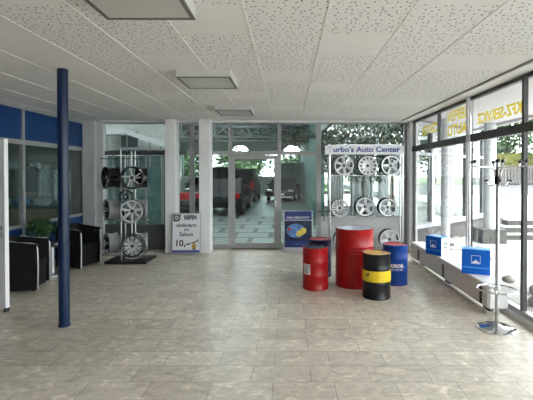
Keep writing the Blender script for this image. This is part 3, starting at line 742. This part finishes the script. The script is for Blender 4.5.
armchair(-4.01, 6.045, math.radians(14), 'black tub armchair nearest the open door, seen from its side')
armchair(-3.945, 7.50, math.radians(-11), 'black tub armchair beside the wheel stand behind the blue column')
# table with plant
t = thing('side_table', 'small dark round side table between the two armchairs', 'table', (-4.02, 6.86, 0))
q = MB(); q.lathe([(.27, .50), (.28, .505), (.28, .525), (.27, .53)], n=40); q.build('table_top', M['black'], t, smooth=True)
q = MB(); q.lathe([(.03, .02), (.03, .5)], n=16); q.build('pedestal', M['steel'], t, smooth=True)
q = MB(); q.lathe([(.2, 0), (.2, .012), (.03, .03)], n=32); q.build('foot', M['steel'], t, smooth=True)
tag(bx('magazine', M['paper'], (-3.90, -3.76, 6.70, 6.92, .531, .541)), 'white sheet painted as the highlight on the small side table', 'magazine')  # white sheet added in place of a bright highlight on the table top
def leaves(n, fn, size, asp=2.2, droop=.3, seed=1):
    r = random.Random(seed); q = MB()
    for i in range(n):
        p = Vector(fn(r)); a = r.uniform(0, 2*PI); e = r.uniform(-.9, .6)
        d = Vector((math.cos(a)*math.cos(e), math.sin(a)*math.cos(e), math.sin(e)-droop)).normalized()
        s = d.cross(Vector((r.uniform(-1,1), r.uniform(-1,1), 1))).normalized()
        L = size*r.uniform(.6, 1.3); W2 = L/asp/2; nn = d.cross(s)
        q.quad([p, p+d*L*.5+s*W2+nn*L*.05, p+d*L-nn*L*.08, p+d*L*.5-s*W2+nn*L*.05])
    return q
def insphere(c, R, sc=(1,1,1)):
    def f(r):
        while True:
            v = Vector((r.uniform(-1,1), r.uniform(-1,1), r.uniform(-1,1)))
            if .25 < v.length < 1: break
        return (c[0]+v.x*R*sc[0], c[1]+v.y*R*sc[1], c[2]+v.z*R*sc[2])
    return f
t = thing('potted_plant', 'bushy green potted plant on the small table between the armchairs', 'plant', (-4.18, 6.88, .53))
q = MB(); q.lathe([(.06, 0), (.085, .13), (.075, .13), (.072, .11), (.001, .11)], n=24); q.build('pot', M['potgrey'], t, smooth=True)
q = leaves(420, insphere((-.04, 0, .29), .22, (1, 1, .75)), .085, seed=3); q.build('foliage', M['leaf'], t)
q = MB()
for k in range(7):
    a = k*.9; q.tube([(0,0,.11), (.05*math.cos(a), .05*math.sin(a), .2), (.12*math.cos(a), .12*math.sin(a), .28)], .004, 5)
q.build('stems', M['leaf'], t)

# ================================================================== SIDE ROOM (behind the left wall)
q = MB(); q.box(-8.3, XL-.08, -9, 9.9, -.12, 0); S_(q.build('floor_side', M['sideroom']), 'floor of the side room', 'floor')
q = MB(); q.box(-8.3, XL-.08, -9, 9.9, 2.88, 3.0); S_(q.build('ceiling_side', M['sideroom']), 'ceiling of the side room', 'ceiling')
q = MB(); q.box(-8.4, -8.3, -9, 9.9, 0, 2.88); S_(q.build('wall_side_end', M['sideroom']), 'far wall of the side room', 'wall')
q = MB(); q.box(-8.3, XL, 9.8, 9.9, 0, 2.88); S_(q.build('wall_side_back', M['sideroom']), 'cross wall of the side room', 'wall')
q = MB(); q.box(-8.3, XL-.1, -9.1, -9, 0, 2.88); S_(q.build('wall_side_front', M['sideroom']), 'near wall of the side room', 'wall')
t = thing('clothes_rail', 'clothes rail with hanging workwear seen through the window of the blue panelled wall', 'clothes rail', (-5.55, 8.9, 0))
for a in (-.75, .75):
    q = MB(); q.tube([(a, 0, 0), (a, 0, 1.97)], .013, 8); q.build('post', M['steel'], t, smooth=True)
    q = MB(); q.tube([(a, -.22, .015), (a, .22, .015)], .015, 8); q.build('foot', M['steel'], t, smooth=True)
q = MB(); q.tube([(-.8, 0, 1.97), (.8, 0, 1.97)], .013, 8); q.build('rail', M['steel'], t, smooth=True)
def garment(x, y, z, w_, h_, m, label, rz=0, nm='work_jacket', cat='jacket'):
    t = thing(nm, label, cat, (x, y, z), rz)
    q = MB(); out_ = []
    lv = [(0, .18), (-.05, .62), (-.11, .98), (-.3, .95), (-h_*.7, .93), (-h_, .98)]
    rings = []
    for zz, f in lv:
        ww = w_/2*f; dd = .05 if zz > -.06 else .09
        rings.append([q.b.verts.new((ww*math.cos(a)*(1+.04*math.sin(5*a)), dd*math.sin(a), zz)) for a in [2*PI*k/20 for k in range(20)]])
    for A, B in zip(rings[:-1], rings[1:]):
        for k in range(20): q.b.faces.new([A[k], A[(k+1)%20], B[(k+1)%20], B[k]])
    q.b.faces.new(rings[0]); q.b.faces.new(rings[-1][::-1]); q.build('body', m, t, smooth=True)
    for s in (-1, 1):
        q = MB(); q.tube([(s*w_*.42, 0, -.10), (s*w_*.53, 0, -.3), (s*w_*.55, .01, -h_*.92)], [.06, .055, .045], 10); q.build('sleeve', m, t, smooth=True)
    q = MB(); q.tube([(0, 0, -.01), (0, 0, .04), (.025, 0, .06), (0, 0, .085), (-.02, 0, .07)], .004, 6); q.build('hanger_hook', M['chrome'], t)
t = thing('wall_shelf', 'white wall shelf with cartons behind the window next to the open door', 'shelf', (-6.3, 9.6, 1.80))
bx('board', M['outwhite'], (-.45, .3, 0, .2, 0, .03), t)
for s_ in (-.35, .2): bx('bracket', M['steel'], (s_, s_+.02, .02, .2, -.15, 0), t)
for k, (a, b) in enumerate(((-.38, .16), (-.1, .2), (.12, .14))):
    tag(bx('carton', M['paper'] if k != 1 else M['tanwood'], (-6.3+a, -6.3+a+.2, 9.64, 9.78, 1.832, 1.832+b)), ('white carton on the side room shelf, by the door end', 'tan carton in the middle of the side room shelf', 'white carton on the side room shelf, nearest the hanging jacket')[k], 'carton')
garment(-5.62, 8.86, 1.87, .36, .56, M['cloth_navy'], 'dark navy jacket hanging in front on the clothes rail', .2)
garment(-5.30, 8.90, 1.87, .34, .75, M['cloth_pale'], 'pale grey shirt hanging on the clothes rail near the blue column', 1.2, 'work_shirt', 'shirt')
garment(-5.0, 8.90, 1.87, .34, .78, M['cloth_pale'], 'pale shirt at the corner end of the clothes rail', 1.3, 'work_shirt', 'shirt')
t = thing('side_counter', 'low counter with pale bundles below the hanging workwear', 'counter', (-5.5, 8.5, 0))
bx('body', M['tanwood'], (-.75, .75, -.15, .15, 0, .98), t); bx('counter_top', M['halldark'], (-.78, .78, -.18, .18, .98, 1.02), t)
for k, (x, s, m) in enumerate(((-.50, .17, 'cloth_pale'), (-.1, .19, 'posterglobe'), (.32, .18, 'cloth_pale'))):
    q = MB(); q.ball((-5.5+x, 8.5, 1.02+s*.55), s, (1.05, .75, .55), 3)
    for v in q.b.verts: v.co += Vector((math.sin(v.co.z*60+k), 0, math.sin(v.co.x*50+k)))*.012
    tag(q.build('cloth_bundle', M[m], smooth=True), ('pale crumpled bundle on the side counter, by the door end', 'bluish crumpled bundle in the middle of the side counter', 'pale crumpled bundle on the side counter by the blue column')[k], 'bundle')

# ================================================================== WORKSHOP HALL
q = MB(); q.box(-9, 1.0, YB+.1, 16.0, -.12, 0); q.box(-9, 1.0, 16.0, 34, -.12, 0.001, 1); S_(q.build('floor_hall', [M['hallfloor'], M['hallfloor2']]), 'pale tiled floor of the workshop hall', 'floor')
# hall roof with out-of-view slots added to let daylight in
q = MB()
for a, b in ((-9.1, -7.2), (-5.8, -3.2), (-1.4, 1.1)): q.box(a, b, YB+.06, 23, 4.7, 4.85)
q.box(-9.1, 1.1, 22.99, 34.1, 4.7, 4.85)
for a in (11.5, 17.5): q.box(-9, 1.0, a-1.0, a+1.0, 4.71, 4.84)
S_(q.build('ceiling_hall', M['white']), 'hall roof with unseen slots added to brighten the hall', 'ceiling')
q = MB(); q.box(-9.1, -9, YB+.1, 34, 0, 4.7); S_(q.build('wall_hall_left', M['hallwall']), 'hall side wall', 'wall')
q = MB(); q.box(1.0, 1.12, 13.0, 34, 0, 4.7); S_(q.build('wall_hall_right', M['teal']), 'teal hall side wall', 'wall')
q = MB(); q.box(1.0, 1.12, YB+.07, 13.0, 2.96, 4.7); q.box(-9, 1.0, YB+.07, YB+.1, 2.96, 4.7); S_(q.build('wall_hall_near', M['hallwall']), 'wall above the showroom glazing', 'wall')
# far wall with openings
fw = struct('wall_hall_far', (0,0,0), 'far hall wall with green lit windows and arched fanlights', 'wall')
YF = 34.0
q = MB(); q.box(-9, 1.1, YF, YF+.2, 0, 1.45); q.box(-9, 1.1, YF, YF+.2, 3.28, 3.56); q.box(-9, 1.1, YF, YF+.2, 4.15, 4.85)
arch = [(-4.78, -3.42), (-.42, .94)]
xsv = [-9] + [v for p in arch for v in p] + [1.1]
for i in range(0, len(xsv), 2): q.box(xsv[i], xsv[i+1], YF, YF+.2, 3.56, 4.15)
q.build('masonry', M['hallwall'], fw)
for a, b in arch:
    q = MB(); c = (a+b)/2; r = (b-a)/2
    P1 = [(a, 4.15)] + [(c - r*math.cos(PI*k/14), 3.56+.48*math.sin(PI*k/14)) for k in range(15)] + [(b, 4.15)]
    q.prism(P1, YF+.02, YF+.18, 'Y'); q.build('arch_surround', M['hallwall'], fw)
    q = MB(); q.beam((c, YF+.1, 3.56), (c, YF+.1, 4.04), .05, .05); q.build('glazing_bar', M['alu'], fw)
for k in range(13):
    x = -8.9 + k*.82; bx('glazing_bar', M['alu'], (x-.04, x+.04, YF+.05, YF+.12, 1.45, 3.28), fw)
bx('glazing_bar', M['alu'], (-9, 1.1, YF+.05, YF+.12, 2.72, 2.80), fw)
bx('glass_pane', M['dimglass'], (-9, 1.1, YF+.08, YF+.09, 1.45, 3.28), fw)
# teal screen
q = MB(); q.box(-.75, .98, 29, 29.1, .25, 2.45)
for k in range(8): q.box(-.75+k*.24, -.72+k*.24, 28.96, 29, .25, 2.45)
q.box(-.75, -.67, 28.95, 29.1, 0, 2.5); q.box(.9, .98, 28.95, 29.1, 0, 2.5)
tag(q.build('partition_screen', M['teal']), 'teal partition screen behind the parked car in the hall', 'screen')
# trusses
for k, y in enumerate((15.0, 20.0, 26.0)):
    q = MB(); z0, z1 = (3.05, 3.3, 4.2)[k], (3.65, 4.0, 4.6)[k]
    q.beam((-9, y, z0), (1, y, z0), .09, .10); q.beam((-9, y, z1), (1, y, z1), .09, .10)
    for j in range(8):
        x = -9 + j*1.25; q.beam((x, y, z0), (x+.62, y, z1), .05, .05, (0,1,0)); q.beam((x+.62, y, z1), (x+1.25, y, z0), .05, .05, (0,1,0)); q.beam((x, y, z0), (x, y, z1), .05, .05, (0,1,0))
    tag(q.build('roof_truss', M['truss']), ('steel lattice roof truss in the hall, nearest the showroom', 'steel lattice roof truss halfway down the hall', 'steel lattice roof truss at the far end of the hall')[k], 'truss', 'lattice trusses under the hall roof')
# hall left: teal glazed partition and stair
tp = struct('window_3', (0,0,0), 'teal lit glazed partition behind the wheel stand', 'window')
for k in range(7):
    x = -6.9 + k*.5
    bx('panel', M['tealpane'], (x+.03, x+.47, 12.5, 12.52, .1, 2.25), tp); bx('post', M['alu'], (x-.03, x+.03, 12.46, 12.54, 0, 2.3), tp)
bx('head_rail', M['halldark'], (-6.95, -3.45, 12.44, 12.56, 2.3, 2.42), tp)
q = MB(); q.box(-6.9, -3.45, 12.6, 12.7, 2.42, 4.7); S_(q.build('wall_stair', M['hallwall']), 'pale wall above the glazed partition', 'wall')
t = thing('stair', 'white stair with sloping stringer seen above the wheel stand through the hall glazing', 'stair', (0, 12.1, 0))
q = MB(); q.beam((-4.95, 0, 2.98), (-3.3, 0, 2.42), .06, .14, (0,0,1)); q.build('stringer', M['white'], t)
for k in range(5):
    x = -4.85 + k*.34; bx('baluster', M['alu'], (x, x+.03, -.02, .02, 1.9, 2.93-k*.115), t)
bx('landing', M['white'], (-5.6, -4.9, -.3, .3, 2.85, 3.02), t)
bx('grille', M['halldark'], (-5.05, -4.55, .1, .14, 2.5, 2.95), t)
bx('support', M['alu'], (-5.5, -5.42, -.04, .04, 0, 2.85), t); bx('support', M['alu'], (-3.36, -3.28, -.04, .04, 0, 2.42), t)

def car(name, label, loc, rz, Lc, Wc, H, van, m):
    t = thing(name, label, 'car' if not van else 'van', loc, rz)
    hl = Lc/2   # front at -Y
    if van: side = [(-hl, .35), (-hl, .85), (-hl+.25, 1.0), (-hl+1.0, 1.15), (-hl+1.6, H-.05), (-hl+2.0, H), (hl-.25, H), (hl-.05, H-.12), (hl, 1.0), (hl, .35)]
    else: side = [(-hl, .30), (-hl+.03, .62), (-hl+.3, .76), (-hl+1.2, .88), (-hl+1.9, H-.04), (-hl+2.3, H), (hl-1.3, H-.02), (hl-.6, .98), (hl-.05, .9), (hl, .35)]
    q = MB(); secs = []
    for fx in (-1, -.93, .93, 1):
        pts = []
        for y, z in side:
            tum = 1 - .16*max(0, (z-.85)/(H-.85)) if z > .85 else 1
            zz = z if abs(fx) < 1 else .35+(z-.35)*.965; yy = y if abs(fx) < 1 else y*.985
            pts.append(q.b.verts.new((fx*Wc/2*tum, yy, zz)))
        secs.append(pts)
    n = len(side)
    for A, B in zip(secs[:-1], secs[1:]):
        for k in range(n): q.b.faces.new([A[k], A[(k+1)%n], B[(k+1)%n], B[k]])
    q.b.faces.new(secs[0]); q.b.faces.new(secs[-1][::-1]); q.build('body', m, t, smooth=True)
    for y in (-hl+.8, hl-.8):
        for s in (-1, 1):
            q = MB(); q.lathe([(.2, -.1), (.31, -.1), (.33, -.07), (.33, .07), (.31, .1), (.2, .1)], (s*(Wc/2-.08), y, .33), 'X', 28, True); wh = q.build('tyre', M['rubber'], t, smooth=True)
            q = MB(); q.lathe([(.001, -.08), (.2, -.08), (.2, .08), (.001, .08)], (s*(Wc/2-.08), y, .33), 'X', 20); q.build('rim', M['silver'], wh, smooth=True)
    if van:
        q = MB(); q.quad([(-Wc*.36, hl+.012, 1.12), (Wc*.36, hl+.012, 1.12), (Wc*.33, hl-.035, H-.2), (-Wc*.33, hl-.035, H-.2)])
        bmesh.ops.solidify(q.b, geom=q.b.faces[:], thickness=.012); q.build('rear_window', M['carglass'], t)
        for s in (-1, 1):
            q = MB(); q.box(s*Wc*.43-.05, s*Wc*.43+.05, hl-.01, hl+.025, .78, 1.25); q.build('tail_light', M['tail'], t)
        bx('bumper', M['halldark'], (-Wc/2+.02, Wc/2-.02, hl-.02, hl+.07, .34, .58), t, bevel=.02)
        bx('light_strip', M['tail'], (-Wc*.36, Wc*.36, hl, hl+.02, .98, 1.03), t)
        bx('number_plate', M['paper'], (-.26, .26, hl, hl+.02, .72, .83), t)
    else:
        ang = [(-hl+1.25, .92), (-hl+1.86, H-.09)]
        q = MB(); q.quad([(-Wc*.42, ang[0][0]-.012, ang[0][1]+.012), (Wc*.42, ang[0][0]-.012, ang[0][1]+.012), (Wc*.36, ang[1][0]-.012, ang[1][1]+.012), (-Wc*.36, ang[1][0]-.012, ang[1][1]+.012)])
        bmesh.ops.solidify(q.b, geom=q.b.faces[:], thickness=.012); q.build('windscreen', M['carglass'], t)
        for s in (-1, 1):
            bx('headlight', M['lens'], (s*Wc*.36-.17, s*Wc*.36+.17, -hl-.02, -hl+.1, .60, .72), t, bevel=.02)
            q = MB(); q.ball((s*(Wc/2+.07), -hl+1.5, .98), .09, (1, .6, .7)); q.build('wing_mirror', m, t, smooth=True)
        bx('grille', M['halldark'], (-.4, .4, -hl-.02, -hl+.04, .52, .68), t, bevel=.01)
        bx('number_plate', M['paper'], (-.26, .26, -hl-.04, -hl, .38, .49), t)
    return t
t = car('parked_car', 'black estate car with raised tailgate nearest the glass door, seen from behind', (-2.82, 18.3, 0), PI, 4.6, 1.80, 1.50, False, M['carblack'])
q = MB(); q.beam((0, 1.75, 1.50), (0, 2.55, 1.94), 1.5, .05); q.build('tailgate', M['carblack'], t, bevel=.02)
q = MB(); q.beam((0, 1.86, 1.60), (0, 2.36, 1.875), 1.2, .03); q.build('tailgate_window', M['carglass'], t)
for s_ in (-1, 1):
    bx('tail_light', M['tail'], (s_*.78-.09, s_*.78+.09, 2.20, 2.27, .70, .92), t, bevel=.01)
    q = MB(); q.tube([(s_*.62, 1.9, 1.15), (s_*.62, 2.3, 1.75)], .012, 6); q.build('gas_strut', M['steel'], t)
bx('rear_bumper', M['carblack'], (-.86, .86, 2.22, 2.34, .34, .60), t, bevel=.03)
bx('boot_opening', M['halldark'], (-.60, .60, 2.21, 2.262, .66, .90), t)
bx('side_window', M['carglass'], (-.872, -.866, -.5, 1.6, .98, 1.22), t)
q = MB(); q.box(-.905, -.900, -1.4, 1.5, .58, .62); q.build('side_trim', M['chrome'], t)
car('van', 'dark van parked behind the black estate car in the hall', (-2.85, 25.4, 0), PI, 4.9, 1.80, 1.98, True, M['carblack'])
car('parked_car', 'dark saloon car facing the showroom, deep in the hall', (-.28, 26.6, 0), -.12, 4.5, 1.78, 1.42, False, M['carblack'])
car('parked_car', 'dark grey car at the far end of the hall by the green windows', (-6.2, 28.5, 0), .1, 4.4, 1.75, 1.45, False, M['halldark'])
# tyre stack near the showroom side pillar
for k in range(4):
    q = MB(); q.lathe([(.19, -.09), (.30, -.09), (.325, -.06), (.325, .06), (.30, .09), (.19, .09)], (-3.55, 14.2, .10+.19*k), 'Z', 32, True)
    tag(q.build('tyre', M['rubber'], smooth=True), 'black tyre in the hall stack, ' + ('lowest of the stack', 'second from the floor', 'third from the floor', 'topmost of the stack')[k], 'tyre', 'stack of tyres in the hall')
t = thing('tool_trolley', 'red tool trolley in the hall behind the white pillars', 'trolley', (-4.2, 15.6, 0))
bx('cabinet', M['red'], (-.35, .35, -.22, .22, .12, .95), t, bevel=.01)
for z in (.2, .38, .56, .74):
    d_ = bx('drawer', M['red'], (-.31, .31, -.235, -.22, z, z+.15), t, bevel=.004); bx('drawer_handle', M['chrome'], (-.25, .25, -.25, -.235, z+.12, z+.135), d_)
for a in (-.28, .28):
    for b in (-.16, .16):
        q = MB(); q.lathe([(.06, -.015), (.06, .015)], (a, b, .06), 'X', 14); q.build('castor', M['rubber'], t)

# ================================================================== CONSERVATORY behind the rack
q = MB(); q.box(1.0, 4.6, YB+.1, 13.2, -.12, 0); S_(q.build('floor_annex', M['pave']), 'floor of the annexe behind the rack', 'floor')
gr_ = struct('window_6', (0,0,0), 'glass roof added over the annexe to brighten the leaves', 'window')  # glass roof added so daylight reaches the fig from above
q = MB(); q.b.faces.new([q.b.verts.new(p) for p in ((1.12, YB+.12, 3.25), (2.75, YB+.12, 3.25), (6.2, 12.7, 3.25), (6.2, 13.2, 3.25), (1.12, 13.2, 3.25))])
bmesh.ops.solidify(q.b, geom=q.b.faces[:], thickness=.01); q.build('roof_pane', M['glass'], gr_)
for k in range(6): bx('roof_bar', M['alu'], (1.12, 2.9+k*.65, YB+.15+k*.75, YB+.2+k*.75, 3.18, 3.24), gr_)
S_(bx('wall_annex_head', M['hallwall'], (1.12, 2.9, YB+.07, YB+.12, ZC, 3.3)), 'wall strip above the glazing behind the rack', 'wall')
aw = struct('window_4', (0,0,0), 'white framed courtyard windows behind the wheel rack', 'window')
for k in range(8):
    x = 1.12 + k*.5; bx('post', M['outwhite'], (x-.035, x+.035, 13.1, 13.18, .6, 2.85), aw)
def curtain(x0_, x1_, m, label):
    q = MB(); n = 24; f, b_ = [], []
    for k in range(n+1):
        x = x0_ + (x1_-x0_)*k/n; y = 12.9 + .035*math.sin(k*1.9)
        f.append([q.b.verts.new((x, y, z)) for z in (.02, 2.84)]); b_.append([q.b.verts.new((x, y+.012, z)) for z in (.02, 2.84)])
    for k in range(n):
        for A in (f, b_): q.b.faces.new([A[k][0], A[k+1][0], A[k+1][1], A[k][1]])
    tag(q.build('curtain', m, smooth=True), label, 'curtain', 'curtains at the courtyard windows')
curtain(1.22, 1.75, M['curt'], 'pale hanging curtain behind the wheel rack, hall side')
curtain(1.95, 2.70, M['curt'], 'pale hanging curtain behind the weeping tree trunk')
curtain(2.85, 3.18, M['softwhite'], 'white hanging curtain behind the last rack wheel')
curtain(3.24, 3.34, M['tanwood'], 'narrow tan curtain strip near the corner post')
for k in range(7):
    x = 1.12 + k*.5; bx('pane', M['glass'], (x+.035, x+.465, 13.13, 13.136, .66, 2.80), aw)
bx('rail', M['outwhite'], (1.1, 4.7, 13.1, 13.18, 2.80, 2.9), aw); bx('rail', M['outwhite'], (1.1, 4.7, 13.08, 13.2, .58, .66), aw)
bx('breast_panel', M['softwhite'], (1.1, 4.7, 13.1, 13.2, 0, .58), aw)
# oblique wing wall with windows: from (2.86, 9.45) along direction (.73,.68)
ow = struct('wall_wing', (2.93, 9.50, 0), 'oblique wing of the building outside with tall white framed windows', 'wall')
ow.rotation_euler = (0, 0, math.atan2(12.3-9.50, 5.95-2.93))
Lw = math.hypot(5.95-2.93, 12.3-9.50)
bx('breast', M['outwall'], (0, Lw, 0, .2, -.1, .40), ow); bx('sill', M['outwhite'], (0, Lw, -.08, .2, .40, .50), ow)
bx('head', M['outwhite'], (0, Lw, 0, .2, 2.72, 2.95), ow)
wxs = [0, .95, 1.95, 2.95, Lw]
for k, x in enumerate(wxs):
    bx('window_post', M['outwhite'], (max(0, x-.07), min(Lw, x+.07), 0, .14, .5, 2.72), ow)
for a, b in zip(wxs[:-1], wxs[1:]):
    bx('pane', M['glass'], (a+.07, b-.07, .06, .066, .5, 2.72), ow)
    bx('inner_frame', M['blue_col'], (a+.09, a+.12, .03, .09, .5, 2.72), ow); bx('inner_frame', M['halldark'], (b-.12, b-.09, .03, .09, .5, 2.72), ow)
bx('transom', M['outwhite'], (0, Lw, .02, .12, 2.15, 2.22), ow)
# weeping fig in the annexe
t = thing('weeping_fig', 'large weeping indoor tree with dusty leaves behind the wheel rack', 'tree', (1.98, 10.6, 0))
q = MB(); q.lathe([(.22, 0), (.30, .5), (.27, .5), (.26, .44), (.001, .44)], n=28); q.build('pot', M['terracotta'], t, smooth=True)
q = MB(); q.tube([(0,0,.44), (.03,0,1.0), (-.02,.02,1.6), (.03,0,2.2), (0,0,2.6)], [.09, .075, .08, .06, .03], 10)
for a in range(8):
    an = a*.8; q.tube([(0,0,1.6+.09*a), (.3*math.cos(an), .3*math.sin(an), 2.1+.06*a), (.75*math.cos(an), .55*math.sin(an), 2.5)], [.035, .02, .01], 6)
q.build('trunk', M['bark'], t, smooth=True)
def crown(r):
    x = r.uniform(-1.12, 1.15); y = r.uniform(-.6, .6)
    if x < -.8: return (x, y, 2.86 - r.random()**1.2*1.1)
    return (x, y, 3.13 - r.random()**1.2*(1.6 if abs(x) < .45 else 1.4))
leaves(8500, crown, .12, 3.2, 1.0, 5).build('foliage', M['leafgrey'], t)
t = thing('hanging_plant', 'trailing plant hanging near the ceiling in the hall beyond the glazing', 'plant', (.15, 10.3, 2.72))
q = MB(); q.lathe([(.10, -.12), (.13, .0), (.12, .0), (.001, -.02)], n=20); q.build('pot', M['potgrey'], t, smooth=True)
q = MB()
for a in (0, 2.1, 4.2): q.tube([(.12*math.cos(a), .12*math.sin(a), 0), (0, 0, .35), (0, 0, 1.98)], .003, 5)
q.build('cord', M['black'], t)
leaves(420, lambda r: (r.uniform(-.45, .35), r.uniform(-.2, .2), .08-r.random()**1.5*.45), .09, 3, .9, 8).build('foliage', M['leafgrey'], t)

# ================================================================== OUTSIDE
q = MB(); q.box(XR+.12, 11.5, -12, 11.05, -.3, -.06); q.box(1.12, 9, 11.05, 40, -.3, -.06)
S_(q.build('ground_forecourt', M['pave']), 'pale paved forecourt outside', 'ground')
q = MB(); q.box(6.3, 60, 11.65, 24, -.3, .40); q.box(11.5, 60, -12, 11.65, -.3, .40); S_(q.build('ground_pavement', M['pave']), 'raised pale pavement beyond the steps', 'ground')
q = MB(); q.box(6.3, 90, 24, 47, -.3, .38); S_(q.build('ground_road', M['road']), 'street beyond the pavement', 'ground')
q = MB(); q.box(-60, 120, 47, 130, -.3, .40); q.box(-40, 6.3, 34.3, 47, -.3, -.06); S_(q.build('ground_far', M['tree2']), 'grass beyond the street', 'ground')
t = thing('outdoor_steps', 'grey concrete steps rising to the street outside the glazing', 'steps', (0, 0, 0))
for k, (z, y, x) in enumerate(((.09, 10.72, 5.58), (.245, 11.04, 5.85), (.40, 11.36, 6.15))):
    st_ = bx('step', M['concrete'], (x, 11.5, y, 11.68, -.06, z-.02), t); bx('tread', M['pave'], (x-.02, 11.5, y-.02, 11.68, z-.02, z), st_, label='pale tread')  # tread in a paler colour than the step below it
# columns of canopy
def ccol(x, y, r, label, blk):
    t = thing('round_column', label, 'column', (x, y, -.06), 0, 'white columns carrying the outside canopy')
    q = MB(); q.lathe([(r, .0), (r, 3.06)], n=32); q.build('shaft', M['outwhite'], t, smooth=True)
    if blk:
        bx('plinth', M['concrete'], (-.32, .30, -.30, .30, 0, .36), t, bevel=.01)
    else: bx('plinth', M['concrete'], (-.15, .15, -.15, .15, 0, .12), t)
ccol(5.18, 10.45, .15, 'white round column on a concrete block near the outdoor steps', True)
ccol(3.72, 9.62, .105, 'white round column close to the oblique wing windows', False)
ccol(5.18, 5.6, .15, 'white round column outside, nearer the viewer than the steps', True)
q = MB(); q.box(XR+.08, 5.45, -6, 12.6, 3.0, 3.2); q.box(5.35, 5.45, -6, 12.6, 2.93, 3.0); S_(q.build('canopy', M['soffit']), 'pale canopy roof over the forecourt', 'canopy')
# stones in the planting bed
for k, (x, y, s) in enumerate(((3.5, 7.6, .16), (3.9, 8.2, .2), (3.25, 6.9, .13), (4.2, 8.9, .18), (3.35, 5.4, .15), (3.15, 4.9, .12), (3.7, 5.9, .17), (3.6, 6.6, .11))):
    q = MB(); q.ball((0, 0, 0), s, (1, .8, .55), 3); rr = random.Random(k)
    for v in q.b.verts: v.co *= 1 + .12*math.sin(v.co.x*31+k*2)*math.cos(v.co.y*27+k)
    lbl = ('stone outside level with the far display box', 'larger stone outside behind the far display box', 'small stone outside between the display boxes', 'stone outside near the wing wall', 'stone outside behind the coat stand', 'small stone outside closest to the glazing foot', 'broad stone outside behind the coat stand pole', 'smallest stone outside behind the near display box')[k]
    tag(q.build('garden_stone', M['stone'], loc=(x, y, -.06+s*.4), smooth=True), lbl, 'stone', 'stones in the bed outside the glazing')
def tree(x, y, zb, h, R, m, label, n=2600, seed=0, gp='trees across the street'):
    t = thing('tree', label, 'tree', (x, y, zb), 0, gp)
    q = MB(); q.tube([(0,0,0), (.1,0,h*.3), (0,.1,h*.6)], [.25, .2, .1], 10); q.build('trunk', M['bark'], t, smooth=True)
    r = random.Random(seed); cs = [(r.uniform(-.6,.6)*R, r.uniform(-.6,.6)*R, h*.58+r.uniform(-.3,.35)*h) for _ in range(9)]
    def f(rr):
        c = rr.choice(cs); return insphere(c, R*.55)(rr)
    leaves(n, f, .55, 1.6, .1, seed).build('crown', m, t)
    return t
tree(27, 50.5, .4, 10.5, 4.2, M['tree'], 'dark green tree directly behind the coat stand', seed=1)
tree(37, 52, .4, 12, 5.0, M['tree'], 'big green tree beyond the far glazing mullion', seed=2)
tree(19, 53, .4, 9, 4.0, M['tree2'], 'lighter tree next to the white outdoor column', seed=3)
tree(48, 56, .4, 12, 5.5, M['tree'], 'tree at the outer end of the row across the street', seed=4)
tree(31.5, 62, .4, 14, 5.5, M['tree2'], 'tall pale green tree behind the others across the street', seed=9)
tree(-4.5, 40, -.06, 3.5, 2.4, M['tree2'], 'bright green tree beyond the far hall windows, behind the van', seed=5, gp='trees behind the hall')
tree(.6, 45, -.06, 3.4, 2.4, M['tree2'], 'bright green bush-like tree beyond the hall door pane', seed=6, gp='trees behind the hall')
tree(-10.5, 44, -.06, 3.8, 2.6, M['tree'], 'green tree beyond the hall, behind the white pillars', seed=7, gp='trees behind the hall')
# hedge and fence across the street
t = thing('hedge', 'yellow green clipped hedge above the grey fence across the street', 'hedge', (0, 0, .4))
q = MB(); q.box(24.8, 46, 47.6, 49.2, 0, 3.6); q.build('core', M['hedge'], t)
leaves(3500, lambda r: (r.uniform(24.7, 46), r.choice((47.55, 47.5, r.uniform(47.5, 49.2))), r.uniform(.2, 3.7)), .3, 1.6, .1, 11).build('foliage', M['hedge'], t)
t = thing('street_fence', 'pale grey slatted fence along the far side of the street', 'fence', (0, 46.6, .38))
q = MB()
for k in range(70): q.box(20.5+k*.36, 20.78+k*.36, -.02, .02, .1, 2.2)
q.build('slats', M['outwall'], t)
for k in range(9): bx('post', M['steel'], (20.4+k*3.1, 20.5+k*3.1, .02, .12, 0, 2.3), t)
bx('rail', M['steel'], (20.4, 45.8, .02, .06, 2.0, 2.1), t); bx('rail', M['steel'], (20.4, 45.8, .02, .06, .3, .4), t)
